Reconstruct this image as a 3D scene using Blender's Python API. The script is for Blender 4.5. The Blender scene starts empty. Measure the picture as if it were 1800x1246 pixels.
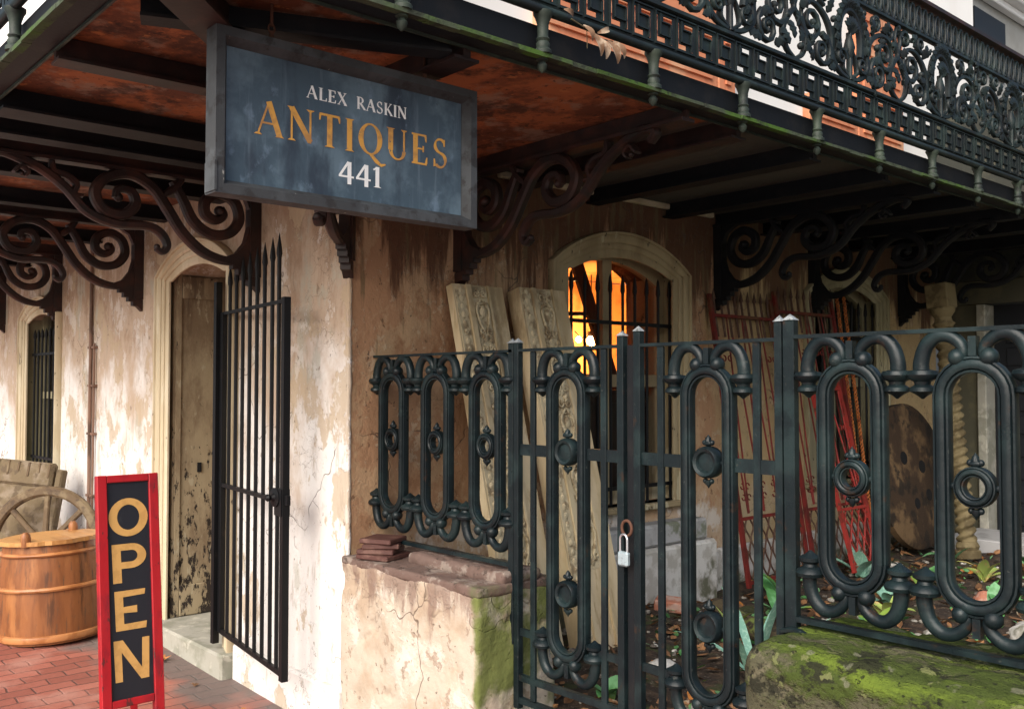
import bpy, bmesh, math, random
from mathutils import Vector, Matrix, noise
from math import sin, cos, pi, radians

S = bpy.context.scene
C = S.collection
V = Vector

# ------------------------------------------------------------------ camera
cam_d = bpy.data.cameras.new("camera")
cam = bpy.data.objects.new("camera", cam_d)
C.objects.link(cam)
cam.location = (3.8, -2.35, 1.6)
cam_d.sensor_width = 36.0
cam_d.lens = 36.0 * 1680 / 1800
cam_d.clip_end = 400
cam.rotation_euler = (radians(90 + 1.943), 0, radians(138.526 - 90))
S.camera = cam

# ------------------------------------------------------------------ world, sun, exposure
SUN_EL, SUN_AZ = radians(38), (0.34, -1.0)
w = bpy.data.worlds.new("World")
S.world = w
w.use_nodes = True
nt = w.node_tree
bg = nt.nodes['Background']
sky = nt.nodes.new('ShaderNodeTexSky')
sky.sky_type = 'NISHITA'
sky.sun_disc = False
sky.sun_elevation = SUN_EL
sky.sun_rotation = math.atan2(SUN_AZ[0], SUN_AZ[1])
sky.air_density = 1.0
sky.dust_density = 4.0
sky.ozone_density = 0.6
nt.links.new(sky.outputs[0], bg.inputs[0])
bg.inputs[1].default_value = 0.09
sd = bpy.data.lights.new("sun", 'SUN')
sd.energy = 2.5
sd.angle = radians(60)
sd.color = (1.0, 0.965, 0.92)
so = bpy.data.objects.new("sun", sd)
C.objects.link(so)
dv = V((SUN_AZ[0], SUN_AZ[1], 0)).normalized() * cos(SUN_EL) + V((0, 0, sin(SUN_EL)))
so.rotation_euler = dv.to_track_quat('Z', 'Y').to_euler()
so.location = (0, -10, 10)
S.view_settings.view_transform = 'Standard'
S.view_settings.look = 'None'
S.view_settings.exposure = 1.0
S.view_settings.gamma = 1.0

# ------------------------------------------------------------------ materials
def srgb(r, g, b):
    f = lambda c: ((c / 255.0 + 0.055) / 1.055) ** 2.4 if c > 10 else c / 255.0 / 12.92
    return (f(r), f(g), f(b), 1.0)

def material(name, base, layers=(), rough=0.8, metal=0.0, bump=(), spec=0.4, rough_var=0.0, disp_coord='pos'):
    """layers: dicts color, scale, stretch, lo, hi, z=(z0,z1) (0 at z0 -> 1 at z1), detail, amt, kind"""
    m = bpy.data.materials.new(name)
    m.use_nodes = True
    t = m.node_tree
    N, L = t.nodes, t.links
    b = N['Principled BSDF']
    geo = N.new('ShaderNodeNewGeometry')
    sep = N.new('ShaderNodeSeparateXYZ')
    L.new(geo.outputs['Position'], sep.inputs[0])

    def noise(sc, st, detail=5, seed=0.0, rough_=0.6, kind='noise'):
        mp = N.new('ShaderNodeMapping')
        mp.inputs['Scale'].default_value = st
        mp.inputs['Location'].default_value = (seed * 3.7, seed * 1.3, seed * 2.1)
        L.new(geo.outputs['Position'], mp.inputs[0])
        if kind == 'voronoi':
            n = N.new('ShaderNodeTexVoronoi')
            n.inputs['Scale'].default_value = sc
            L.new(mp.outputs[0], n.inputs['Vector'])
            return n.outputs['Distance']
        if kind == 'crack':
            wn = N.new('ShaderNodeTexNoise')
            wn.inputs['Scale'].default_value = sc * 2.5
            L.new(mp.outputs[0], wn.inputs['Vector'])
            vm = N.new('ShaderNodeVectorMath')
            vm.operation = 'MULTIPLY_ADD'
            L.new(wn.outputs['Color'], vm.inputs[0])
            vm.inputs[1].default_value = (0.28, 0.28, 0.28)
            L.new(mp.outputs[0], vm.inputs[2])
            n = N.new('ShaderNodeTexVoronoi')
            n.feature = 'DISTANCE_TO_EDGE'
            n.inputs['Scale'].default_value = sc
            L.new(vm.outputs[0], n.inputs['Vector'])
            return n.outputs['Distance']
        if kind == 'wave':
            n = N.new('ShaderNodeTexWave')
            n.inputs['Scale'].default_value = sc
            n.inputs['Distortion'].default_value = 3.0
            n.inputs['Detail'].default_value = detail
            L.new(mp.outputs[0], n.inputs['Vector'])
            return n.outputs['Fac']
        n = N.new('ShaderNodeTexNoise')
        n.inputs['Scale'].default_value = sc
        n.inputs['Detail'].default_value = detail
        n.inputs['Roughness'].default_value = rough_
        L.new(mp.outputs[0], n.inputs['Vector'])
        return n.outputs['Fac']

    def ramp(sock, lo, hi):
        r = N.new('ShaderNodeMapRange')
        r.interpolation_type = 'SMOOTHSTEP'
        r.inputs['From Min'].default_value = lo
        r.inputs['From Max'].default_value = hi
        L.new(sock, r.inputs['Value'])
        return r.outputs[0]

    def mul(a, c):
        n = N.new('ShaderNodeMath')
        n.operation = 'MULTIPLY'
        L.new(a, n.inputs[0])
        if isinstance(c, float):
            n.inputs[1].default_value = c
        else:
            L.new(c, n.inputs[1])
        return n.outputs[0]

    def add(a, c):
        n = N.new('ShaderNodeMath')
        n.operation = 'ADD'
        L.new(a, n.inputs[0])
        L.new(c, n.inputs[1])
        return n.outputs[0]

    cur = None
    heights = []
    for i, l in enumerate(layers):
        f = noise(l.get('scale', 5), l.get('stretch', (1, 1, 1)), l.get('detail', 6), l.get('seed', i + 1.0), l.get('nr', 0.6), l.get('kind', 'noise'))
        if 'z' in l or 'y' in l or 'x' in l:
            # shift the noise by height so that patch edges stay ragged
            ax = 'z' if 'z' in l else ('y' if 'y' in l else 'x')
            r = N.new('ShaderNodeMapRange')
            r.inputs['From Min'].default_value = l[ax][0]
            r.inputs['From Max'].default_value = l[ax][1]
            r.inputs['To Min'].default_value = -l.get('zamt', 0.5)
            r.inputs['To Max'].default_value = l.get('ztop', 0.0)
            L.new(sep.outputs[{'x': 0, 'y': 1, 'z': 2}[ax]], r.inputs['Value'])
            f = add(f, r.outputs[0])
        f = ramp(f, l.get('lo', 0.45), l.get('hi', 0.6))
        if 'mask' in l:
            f = mul(f, ramp(noise(l['mask'], (1, 1, 1), 3, i * 1.7 + 2), 0.50, 0.58))
        if 'h' in l:
            heights.append((f, l['h']))
        f = mul(f, float(l.get('amt', 1.0)))
        mx = N.new('ShaderNodeMix')
        mx.data_type = 'RGBA'
        L.new(f, mx.inputs[0])
        if cur is None:
            mx.inputs[6].default_value = base
        else:
            L.new(cur, mx.inputs[6])
        mx.inputs[7].default_value = l['color']
        cur = mx.outputs[2]
    if cur is None:
        b.inputs['Base Color'].default_value = base
    else:
        L.new(cur, b.inputs['Base Color'])
    b.inputs['Roughness'].default_value = rough
    if rough_var:
        f = noise(9, (1, 1, 1), 4, 9.0)
        r = N.new('ShaderNodeMapRange')
        r.inputs['From Min'].default_value = 0.3
        r.inputs['From Max'].default_value = 0.7
        r.inputs['To Min'].default_value = max(0.02, rough - rough_var)
        r.inputs['To Max'].default_value = min(1, rough + rough_var)
        L.new(f, r.inputs['Value'])
        L.new(r.outputs[0], b.inputs['Roughness'])
    b.inputs['Metallic'].default_value = metal
    b.inputs['Specular IOR Level'].default_value = spec
    prev = None
    for (sc, st, strength, dist) in bump:
        f = noise(sc, st, 6, sc * 0.13)
        bp = N.new('ShaderNodeBump')
        bp.inputs['Strength'].default_value = strength
        bp.inputs['Distance'].default_value = dist
        L.new(f, bp.inputs['Height'])
        if prev is not None:
            L.new(prev, bp.inputs['Normal'])
        prev = bp.outputs[0]
    for f, h in heights:
        bp = N.new('ShaderNodeBump')
        bp.inputs['Strength'].default_value = 0.8
        bp.inputs['Distance'].default_value = abs(h)
        bp.invert = h < 0
        L.new(f, bp.inputs['Height'])
        if prev is not None:
            L.new(prev, bp.inputs['Normal'])
        prev = bp.outputs[0]
    if prev is not None:
        L.new(prev, b.inputs['Normal'])
    return m

def emit(name, col, strength):
    m = bpy.data.materials.new(name)
    m.use_nodes = True
    b = m.node_tree.nodes['Principled BSDF']
    b.inputs['Base Color'].default_value = col
    b.inputs['Emission Color'].default_value = col
    b.inputs['Emission Strength'].default_value = strength
    return m

STREAK = (1, 1, 0.16)
M = {}
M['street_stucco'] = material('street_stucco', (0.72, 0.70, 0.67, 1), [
    dict(color=(0.44, 0.325, 0.225, 1), scale=2.4, stretch=(1, 1, 0.6), lo=0.38, hi=0.62, z=(0.7, 2.2), zamt=0.26, ztop=0.20, amt=0.9, nr=0.62),  # tan wash stains; the darker upper tone also carries the balcony's shade
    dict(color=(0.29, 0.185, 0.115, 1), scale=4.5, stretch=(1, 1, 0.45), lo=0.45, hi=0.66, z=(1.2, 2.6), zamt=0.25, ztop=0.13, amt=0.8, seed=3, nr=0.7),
    dict(color=(0.46, 0.36, 0.24, 1), scale=3.1, stretch=(1.2, 1, 0.8), lo=0.55, hi=0.585, amt=0.75, seed=17, nr=0.65, h=-0.003),
    dict(color=(0.40, 0.40, 0.33, 1), scale=5.0, stretch=(1, 1, 0.5), lo=0.58, hi=0.66, amt=0.55, seed=5),
    dict(color=(0.70, 0.67, 0.63, 1), scale=6.0, stretch=(1, 1, 0.7), lo=0.56, hi=0.60, amt=0.42, seed=11, nr=0.75, h=0.0015),
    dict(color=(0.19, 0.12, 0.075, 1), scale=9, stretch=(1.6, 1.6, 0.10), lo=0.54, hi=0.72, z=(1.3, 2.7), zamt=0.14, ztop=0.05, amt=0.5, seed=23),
    dict(color=(0.36, 0.30, 0.23, 1), scale=14, stretch=(1.4, 1.4, 0.3), lo=0.60, hi=0.68, amt=0.4, seed=27),
    dict(color=(0.23, 0.17, 0.12, 1), scale=15, stretch=(1, 1, 0.7), lo=0.645, hi=0.665, amt=0.7, seed=13, nr=0.7, h=-0.002),
    dict(color=(0.10, 0.07, 0.05, 1), scale=2.2, kind='crack', lo=0.010, hi=0.0, mask=1.3, amt=0.85, seed=61, h=-0.003),
    dict(color=(0.15, 0.11, 0.08, 1), scale=6.0, kind='crack', lo=0.016, hi=0.0, mask=2.1, amt=0.6, seed=67, h=-0.002),
    dict(color=(0.13, 0.10, 0.075, 1), scale=38, stretch=(1, 1, 0.6), lo=0.68, hi=0.70, amt=0.75, seed=19),
], rough=0.92, bump=[(3.0, (1, 1, 1), 0.5, 0.03), (22, (1, 1, 0.7), 0.55, 0.007), (90, (1, 1, 1), 0.4, 0.0025)])
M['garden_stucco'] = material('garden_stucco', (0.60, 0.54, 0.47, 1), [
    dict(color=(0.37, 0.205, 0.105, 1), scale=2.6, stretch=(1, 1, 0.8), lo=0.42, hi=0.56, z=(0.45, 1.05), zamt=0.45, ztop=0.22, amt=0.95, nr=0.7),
    dict(color=(0.46, 0.31, 0.18, 1), scale=4.2, stretch=(1, 1, 0.8), lo=0.50, hi=0.56, amt=0.75, seed=4, nr=0.7),
    dict(color=(0.24, 0.115, 0.055, 1), scale=3.4, stretch=(1, 1, 0.8), lo=0.53, hi=0.63, amt=0.7, seed=41, nr=0.7),
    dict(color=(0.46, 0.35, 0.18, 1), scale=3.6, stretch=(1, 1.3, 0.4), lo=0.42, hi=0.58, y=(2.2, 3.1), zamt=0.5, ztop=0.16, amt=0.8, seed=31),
    dict(color=(0.52, 0.40, 0.27, 1), scale=13, stretch=(1, 1, 0.9), lo=0.57, hi=0.61, amt=0.65, seed=44, nr=0.7, h=0.002),
    dict(color=(0.085, 0.036, 0.018, 1), scale=4.5, stretch=(1.6, 1.6, 0.18), lo=0.44, hi=0.58, z=(1.65, 2.6), zamt=0.30, ztop=0.20, amt=0.92, seed=8, nr=0.7),  # near-black streaks high up, with the shade under the balcony painted in
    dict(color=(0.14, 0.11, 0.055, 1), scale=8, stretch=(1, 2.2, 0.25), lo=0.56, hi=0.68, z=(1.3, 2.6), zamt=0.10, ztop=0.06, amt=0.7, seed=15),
    dict(color=(0.16, 0.09, 0.05, 1), scale=17, stretch=(1, 1, 0.7), lo=0.635, hi=0.655, amt=0.75, seed=12, nr=0.7, h=-0.002),
    dict(color=(0.10, 0.07, 0.05, 1), scale=2.2, kind='crack', lo=0.010, hi=0.0, mask=1.3, amt=0.85, seed=61, h=-0.003),
    dict(color=(0.15, 0.11, 0.08, 1), scale=6.0, kind='crack', lo=0.016, hi=0.0, mask=2.1, amt=0.6, seed=67, h=-0.002),
    dict(color=(0.08, 0.055, 0.04, 1), scale=36, stretch=(1, 1, 0.6), lo=0.67, hi=0.69, amt=0.8, seed=22),
], rough=0.93, bump=[(3.5, (1, 1, 1), 0.6, 0.03), (25, (1, 1, 0.7), 0.6, 0.007), (90, (1, 1, 1), 0.4, 0.0025)])
M['panel_blue_black'] = material('panel_blue_black', (0.020, 0.024, 0.034, 1), [], rough=0.6)
M['upper_white'] = material('upper_white', (0.86, 0.84, 0.80, 1), [dict(color=(0.70, 0.66, 0.60, 1), scale=2, stretch=STREAK, lo=0.5, hi=0.8, amt=0.5)], rough=0.8)
M['terracotta'] = material('terracotta', (0.62, 0.235, 0.12, 1), [dict(color=(0.72, 0.42, 0.25, 1), scale=3, lo=0.5, hi=0.62, amt=0.7), dict(color=(0.42, 0.14, 0.07, 1), scale=7, stretch=STREAK, lo=0.52, hi=0.66, amt=0.7, seed=5)], rough=0.9, bump=[(20, (1, 1, 1), 0.4, 0.005)])
M['wing_grey'] = material('wing_grey', (0.40, 0.39, 0.36, 1), [dict(color=(0.33, 0.32, 0.29, 1), scale=2, lo=0.4, hi=0.7)], rough=0.85)
M['cream_paint'] = material('cream_paint', (0.55, 0.47, 0.32, 1), [
    dict(color=(0.40, 0.31, 0.19, 1), scale=4, stretch=(1, 1, 0.3), lo=0.42, hi=0.68, amt=0.8),
    dict(color=(0.66, 0.60, 0.45, 1), scale=9, stretch=(1, 1, 0.2), lo=0.55, hi=0.65, amt=0.6, seed=4),
    dict(color=(0.09, 0.07, 0.05, 1), scale=20, stretch=(1, 1, 0.4), lo=0.66, hi=0.70, amt=0.9, seed=9),
], rough=0.7, bump=[(30, (1, 1, 0.3), 0.4, 0.003)])
M['tan_paint'] = material('tan_paint', (0.36, 0.29, 0.17, 1), [
    dict(color=(0.25, 0.19, 0.105, 1), scale=4, stretch=(1, 1, 0.3), lo=0.42, hi=0.62, amt=0.8, nr=0.7),
    dict(color=(0.50, 0.45, 0.31, 1), scale=9, stretch=(1, 1, 0.25), lo=0.56, hi=0.60, z=(2.0, 1.0), zamt=0.1, ztop=0.04, amt=0.7, seed=4),
    dict(color=(0.06, 0.045, 0.03, 1), scale=22, stretch=(1, 1, 0.4), lo=0.64, hi=0.66, amt=0.9, seed=9, h=-0.002),
], rough=0.75, bump=[(30, (1, 1, 0.3), 0.4, 0.003)])
M['peeling_paint'] = material('peeling_paint', (0.37, 0.30, 0.19, 1), [
    dict(color=(0.20, 0.14, 0.085, 1), scale=3.2, stretch=(1, 1, 0.45), lo=0.42, hi=0.62, amt=0.85, nr=0.7),
    dict(color=(0.10, 0.065, 0.04, 1), scale=5, stretch=(1.5, 1.5, 0.3), lo=0.46, hi=0.62, z=(1.5, 2.4), zamt=0.2, ztop=0.14, amt=0.85, seed=6),
    dict(color=(0.030, 0.022, 0.017, 1), scale=20, stretch=(1, 1, 0.42), lo=0.585, hi=0.60, z=(1.7, 0.2), zamt=0.04, ztop=0.085, seed=9, detail=9, nr=0.75, h=-0.003),
    dict(color=(0.45, 0.40, 0.28, 1), scale=16, stretch=(1, 1, 0.4), lo=0.60, hi=0.62, amt=0.7, seed=24, nr=0.7, h=0.001),
    dict(color=(0.030, 0.022, 0.018, 1), scale=24, stretch=(1, 1, 0.6), lo=0.60, hi=0.61, z=(2.0, 2.4), zamt=0.15, ztop=0.06, seed=14, detail=9, nr=0.75, h=-0.003),
], rough=0.75, bump=[(18, (1, 1, 0.4), 0.6, 0.004), (70, (1, 1, 0.15), 0.4, 0.002)])
M['old_green_cream'] = material('old_green_cream', (0.33, 0.30, 0.19, 1), [
    dict(color=(0.20, 0.18, 0.10, 1), scale=5, stretch=(1, 1, 0.3), lo=0.4, hi=0.66, amt=0.8),
    dict(color=(0.06, 0.045, 0.03, 1), scale=22, stretch=(1, 1, 0.4), lo=0.66, hi=0.69, seed=9)], rough=0.7, bump=[(30, (1, 1, 0.3), 0.4, 0.003)])
M['iron'] = material('iron', (0.006, 0.0105, 0.0125, 1), [
    dict(color=(0.014, 0.026, 0.027, 1), scale=8, lo=0.45, hi=0.65, amt=0.8),
    dict(color=(0.04, 0.045, 0.04, 1), scale=60, lo=0.66, hi=0.69, amt=0.7, seed=16, h=-0.0008),
    dict(color=(0.030, 0.018, 0.012, 1), scale=14, lo=0.62, hi=0.70, amt=0.8, seed=6)], rough=0.36, spec=0.24, rough_var=0.12,
    bump=[(110, (1, 1, 1), 0.5, 0.0012), (28, (1, 1, 1), 0.5, 0.003)])
M['door_iron'] = material('door_iron', (0.005, 0.0055, 0.0065, 1), [dict(color=(0.02, 0.014, 0.011, 1), scale=14, lo=0.62, hi=0.70, amt=0.6, seed=6)], rough=0.5, spec=0.25, bump=[(60, (1, 1, 1), 0.3, 0.0015)])
M['rust_iron'] = material('rust_iron', (0.018, 0.009, 0.008, 1), [
    dict(color=(0.050, 0.018, 0.012, 1), scale=7, lo=0.45, hi=0.65, amt=0.8),
    dict(color=(0.012, 0.011, 0.011, 1), scale=12, lo=0.52, hi=0.66, amt=0.8, seed=4)], rough=0.55, bump=[(50, (1, 1, 1), 0.4, 0.002)])
M['dark_iron'] = material('dark_iron', (0.006, 0.007, 0.009, 1), [dict(color=(0.014, 0.013, 0.013, 1), scale=7, lo=0.5, hi=0.65, amt=0.7)], rough=0.6, spec=0.25, bump=[(50, (1, 1, 1), 0.4, 0.002)])
M['balcony_iron'] = material('balcony_iron', (0.009, 0.015, 0.016, 1), [
    dict(color=(0.024, 0.040, 0.037, 1), scale=6, lo=0.48, hi=0.66, amt=0.8),
    dict(color=(0.012, 0.014, 0.016, 1), scale=11, lo=0.5, hi=0.64, amt=0.7, seed=4)], rough=0.5, spec=0.32, bump=[(50, (1, 1, 1), 0.4, 0.002)])
M['post_iron'] = material('post_iron', (0.024, 0.034, 0.026, 1), [
    dict(color=(0.045, 0.062, 0.042, 1), scale=10, lo=0.45, hi=0.65, amt=0.8),
    dict(color=(0.012, 0.014, 0.013, 1), scale=16, lo=0.52, hi=0.64, amt=0.8, seed=4)], rough=0.6, spec=0.35, bump=[(50, (1, 1, 1), 0.4, 0.002)])
M['mossy_iron'] = material('mossy_iron', (0.060, 0.075, 0.048, 1), [
    dict(color=(0.060, 0.125, 0.018, 1), scale=2.2, lo=0.46, hi=0.62, amt=0.9),
    dict(color=(0.03, 0.034, 0.026, 1), scale=14, lo=0.50, hi=0.64, amt=0.85, seed=4)], rough=0.9, spec=0.2, bump=[(40, (1, 1, 1), 0.8, 0.006)])
M['ceiling_plate'] = material('ceiling_plate', (0.13, 0.046, 0.024, 1), [
    dict(color=(0.34, 0.115, 0.045, 1), scale=2.2, stretch=(1, 1, 1), lo=0.47, hi=0.60, amt=0.85, nr=0.7),
    dict(color=(0.25, 0.17, 0.125, 1), scale=4.3, lo=0.52, hi=0.62, amt=0.75, seed=7, nr=0.7),
    dict(color=(0.045, 0.020, 0.014, 1), scale=3.1, lo=0.51, hi=0.62, amt=0.85, seed=12, nr=0.7),
    dict(color=(0.42, 0.17, 0.06, 1), scale=14, lo=0.60, hi=0.66, amt=0.6, seed=17, nr=0.7),
    dict(color=(0.030, 0.015, 0.011, 1), scale=16, lo=0.58, hi=0.63, amt=0.7, seed=27, nr=0.7),
    dict(color=(0.085, 0.082, 0.070, 1), scale=2.0, lo=0.40, hi=0.50, y=(0.5, 1.2), zamt=0.6, ztop=0.4, seed=20),
], rough=0.8, spec=0.25, bump=[(6, (1, 1, 1), 0.4, 0.01), (40, (1, 1, 1), 0.5, 0.003)])
M['brick_cap'] = material('brick_cap', (0.135, 0.088, 0.072, 1), [
    dict(color=(0.27, 0.22, 0.185, 1), scale=7, lo=0.5, hi=0.58, amt=0.8, nr=0.7, h=0.002),
    dict(color=(0.06, 0.045, 0.035, 1), scale=19, lo=0.58, hi=0.63, amt=0.8, seed=19, nr=0.7, h=-0.003),
    dict(color=(0.11, 0.065, 0.05, 1), scale=9, lo=0.52, hi=0.64, amt=0.7, seed=3),
    dict(color=(0.10, 0.11, 0.05, 1), scale=7, lo=0.48, hi=0.72, x=(0.55, 1.05), zamt=0.4, ztop=0.12, seed=5)], rough=0.85, bump=[(10, (1, 1, 1), 0.6, 0.012), (60, (1, 1, 1), 0.4, 0.003)])
M['stub_stucco'] = material('stub_stucco', (0.47, 0.41, 0.33, 1), [
    dict(color=(0.37, 0.275, 0.19, 1), scale=3.5, lo=0.42, hi=0.62, amt=0.8),
    dict(color=(0.62, 0.57, 0.50, 1), scale=5, lo=0.52, hi=0.64, amt=0.65, seed=8, nr=0.7, h=0.003),
    dict(color=(0.20, 0.13, 0.10, 1), scale=8, stretch=(1.4, 1.4, 0.3), lo=0.48, hi=0.64, z=(0.45, 0.80), zamt=0.3, ztop=0.10, amt=0.8, seed=33),
    dict(color=(0.30, 0.22, 0.16, 1), scale=14, lo=0.60, hi=0.63, amt=0.7, seed=3, h=-0.002),
    dict(color=(0.10, 0.07, 0.05, 1), scale=2.2, kind='crack', lo=0.010, hi=0.0, mask=1.3, amt=0.85, seed=61, h=-0.003),
    dict(color=(0.15, 0.11, 0.08, 1), scale=6.0, kind='crack', lo=0.016, hi=0.0, mask=2.1, amt=0.6, seed=67, h=-0.002),
    dict(color=(0.10, 0.075, 0.055, 1), scale=34, lo=0.67, hi=0.69, amt=0.8, seed=53),
    dict(color=(0.125, 0.145, 0.04, 1), scale=5, lo=0.34, hi=0.56, x=(0.80, 1.04), zamt=0.8, ztop=0.22, seed=5),
    dict(color=(0.045, 0.062, 0.018, 1), scale=6, lo=0.42, hi=0.66, x=(0.90, 1.08), zamt=0.6, ztop=0.10, seed=15)], rough=0.92,
    bump=[(4, (1, 1, 1), 0.6, 0.03), (25, (1, 1, 1), 0.5, 0.006)])
M['mossy_stone'] = material('mossy_stone', (0.070, 0.066, 0.040, 1), [
    dict(color=(0.13, 0.115, 0.075, 1), scale=9, lo=0.50, hi=0.58, amt=0.8, seed=2, nr=0.7),
    dict(color=(0.045, 0.062, 0.014, 1), scale=5, stretch=(0.6, 1, 1), lo=0.45, hi=0.58, z=(0.50, 0.90), zamt=0.25, ztop=0.08, nr=0.75, h=0.006),
    dict(color=(0.10, 0.14, 0.02, 1), scale=6, stretch=(0.3, 1.4, 1.4), lo=0.51, hi=0.66, z=(0.66, 0.90), zamt=0.30, ztop=0.02, seed=4, nr=0.7, h=0.006),
    dict(color=(0.018, 0.018, 0.012, 1), scale=8, stretch=(0.7, 1, 1), lo=0.54, hi=0.60, amt=0.9, seed=8, nr=0.7),
    dict(color=(0.14, 0.15, 0.06, 1), scale=22, lo=0.63, hi=0.66, amt=0.8, seed=14, nr=0.5, h=0.002),
    dict(color=(0.15, 0.15, 0.10, 1), scale=13, lo=0.65, hi=0.68, amt=0.7, seed=18, nr=0.4),
    dict(color=(0.012, 0.012, 0.009, 1), scale=45, lo=0.62, hi=0.66, amt=0.8, seed=38, h=-0.003)], rough=0.97, spec=0.15,
    bump=[(5, (1, 1, 1), 0.6, 0.03), (60, (1, 1, 1), 1.0, 0.008), (170, (1, 1, 1), 0.8, 0.003)])
M['doorstep_stone'] = material('doorstep_stone', (0.34, 0.33, 0.28, 1), [
    dict(color=(0.22, 0.22, 0.17, 1), scale=5, lo=0.45, hi=0.62, amt=0.8),
    dict(color=(0.45, 0.43, 0.36, 1), scale=9, lo=0.54, hi=0.64, amt=0.8, seed=4)], rough=0.9, bump=[(25, (1, 1, 1), 0.6, 0.006)])
M['grey_stone'] = material('grey_stone', (0.40, 0.40, 0.40, 1), [dict(color=(0.26, 0.26, 0.25, 1), scale=6, lo=0.45, hi=0.62, amt=0.8), dict(color=(0.10, 0.12, 0.05, 1), scale=5, lo=0.58, hi=0.66, amt=0.7, seed=4)], rough=0.9, bump=[(25, (1, 1, 1), 0.6, 0.006)])
M['white_stone'] = material('white_stone', (0.56, 0.55, 0.52, 1), [dict(color=(0.36, 0.34, 0.30, 1), scale=9, lo=0.48, hi=0.60, amt=0.8), dict(color=(0.12, 0.12, 0.08, 1), scale=5, lo=0.46, hi=0.60, z=(0.6, 0.33), zamt=0.2, ztop=0.06, seed=4)], rough=0.9, bump=[(35, (1, 1, 1), 0.6, 0.006)])
M['pink_brick'] = material('pink_brick', (0.40, 0.16, 0.10, 1), [dict(color=(0.50, 0.36, 0.30, 1), scale=16, lo=0.45, hi=0.62, amt=0.8)], rough=0.9, bump=[(35, (1, 1, 1), 0.6, 0.006)])
M['soil'] = material('soil', (0.030, 0.020, 0.014, 1), [
    dict(color=(0.075, 0.048, 0.03, 1), scale=14, lo=0.46, hi=0.60, amt=0.9),
    dict(color=(0.045, 0.06, 0.018, 1), scale=4, lo=0.52, hi=0.62, amt=0.8, seed=4),
    dict(color=(0.15, 0.13, 0.10, 1), scale=45, lo=0.62, hi=0.66, amt=0.9, seed=7)], rough=0.95, bump=[(12, (1, 1, 1), 1.0, 0.03), (60, (1, 1, 1), 0.8, 0.01)])
M['planed_wood'] = material('planed_wood', (0.62, 0.51, 0.33, 1), [
    dict(color=(0.27, 0.19, 0.10, 1), scale=3.5, stretch=(2, 2, 0.5), lo=0.46, hi=0.62, z=(1.1, 2.1), zamt=0.25, ztop=0.08, amt=0.8, seed=21, nr=0.7),  # browner towards the top: the dimmer light up there put into the wood colour
    dict(color=(0.47, 0.36, 0.20, 1), scale=3, stretch=(3, 3, 0.4), lo=0.42, hi=0.64, amt=0.8),
    dict(color=(0.38, 0.27, 0.14, 1), scale=12, stretch=(2, 2, 0.3), lo=0.55, hi=0.68, amt=0.7, seed=5),
    dict(color=(0.55, 0.47, 0.30, 1), scale=6, stretch=(1, 1, 0.5), lo=0.56, hi=0.66, amt=0.6, seed=9)], rough=0.75, bump=[(24, (1, 1, 0.2), 0.3, 0.002)])
M['carved_wood'] = material('carved_wood', (0.58, 0.49, 0.32, 1), [
    dict(color=(0.22, 0.155, 0.085, 1), scale=20, stretch=(1, 1, 0.8), lo=0.48, hi=0.60, amt=0.8),
    dict(color=(0.48, 0.42, 0.29, 1), scale=11, lo=0.55, hi=0.65, amt=0.6, seed=9)], rough=0.8, bump=[(26, (1, 1, 0.8), 0.9, 0.008)])
M['barrel_wood'] = material('barrel_wood', (0.25, 0.092, 0.030, 1), [
    dict(color=(0.16, 0.055, 0.018, 1), scale=5, stretch=(2.5, 2.5, 0.35), lo=0.45, hi=0.62, amt=0.85),
    dict(color=(0.36, 0.15, 0.05, 1), scale=4, stretch=(1.5, 1.5, 0.4), lo=0.52, hi=0.64, amt=0.8, seed=6),
    dict(color=(0.075, 0.032, 0.015, 1), scale=8, stretch=(2, 2, 0.25), lo=0.56, hi=0.66, amt=0.85, seed=9),
    dict(color=(0.10, 0.06, 0.035, 1), scale=30, stretch=(2, 2, 0.3), lo=0.60, hi=0.66, amt=0.7, seed=29)], rough=0.5, rough_var=0.15, spec=0.4, bump=[(20, (1, 1, 0.2), 0.35, 0.003)])
M['barrel_lid'] = material('barrel_lid', (0.50, 0.26, 0.09, 1), [dict(color=(0.34, 0.15, 0.045, 1), scale=6, stretch=(0.4, 2.5, 1), lo=0.45, hi=0.62, amt=0.8)], rough=0.4, bump=[(20, (1, 0.3, 1), 0.35, 0.003)])
M['hoop_wood'] = material('hoop_wood', (0.44, 0.19, 0.07, 1), [dict(color=(0.28, 0.10, 0.03, 1), scale=9, lo=0.45, hi=0.62, amt=0.8)], rough=0.35, bump=[(40, (1, 1, 1), 0.35, 0.002)])
M['wheel_wood'] = material('wheel_wood', (0.115, 0.075, 0.038, 1), [dict(color=(0.20, 0.15, 0.085, 1), scale=9, lo=0.5, hi=0.62, amt=0.8), dict(color=(0.05, 0.03, 0.018, 1), scale=14, lo=0.52, hi=0.66, amt=0.7, seed=4)], rough=0.7, bump=[(30, (1, 1, 1), 0.5, 0.004)])
M['weathered_wood'] = material('weathered_wood', (0.16, 0.12, 0.07, 1), [dict(color=(0.25, 0.20, 0.145, 1), scale=5, lo=0.46, hi=0.60, amt=0.8), dict(color=(0.11, 0.08, 0.05, 1), scale=12, lo=0.54, hi=0.64, amt=0.85, seed=4)], rough=0.9, bump=[(12, (1, 1, 1), 0.8, 0.015), (50, (1, 1, 1), 0.5, 0.004)])
M['old_column'] = material('old_column', (0.19, 0.15, 0.075, 1), [dict(color=(0.10, 0.075, 0.035, 1), scale=9, lo=0.45, hi=0.62)], rough=0.8, bump=[(30, (1, 1, 1), 0.4, 0.003)])
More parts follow.
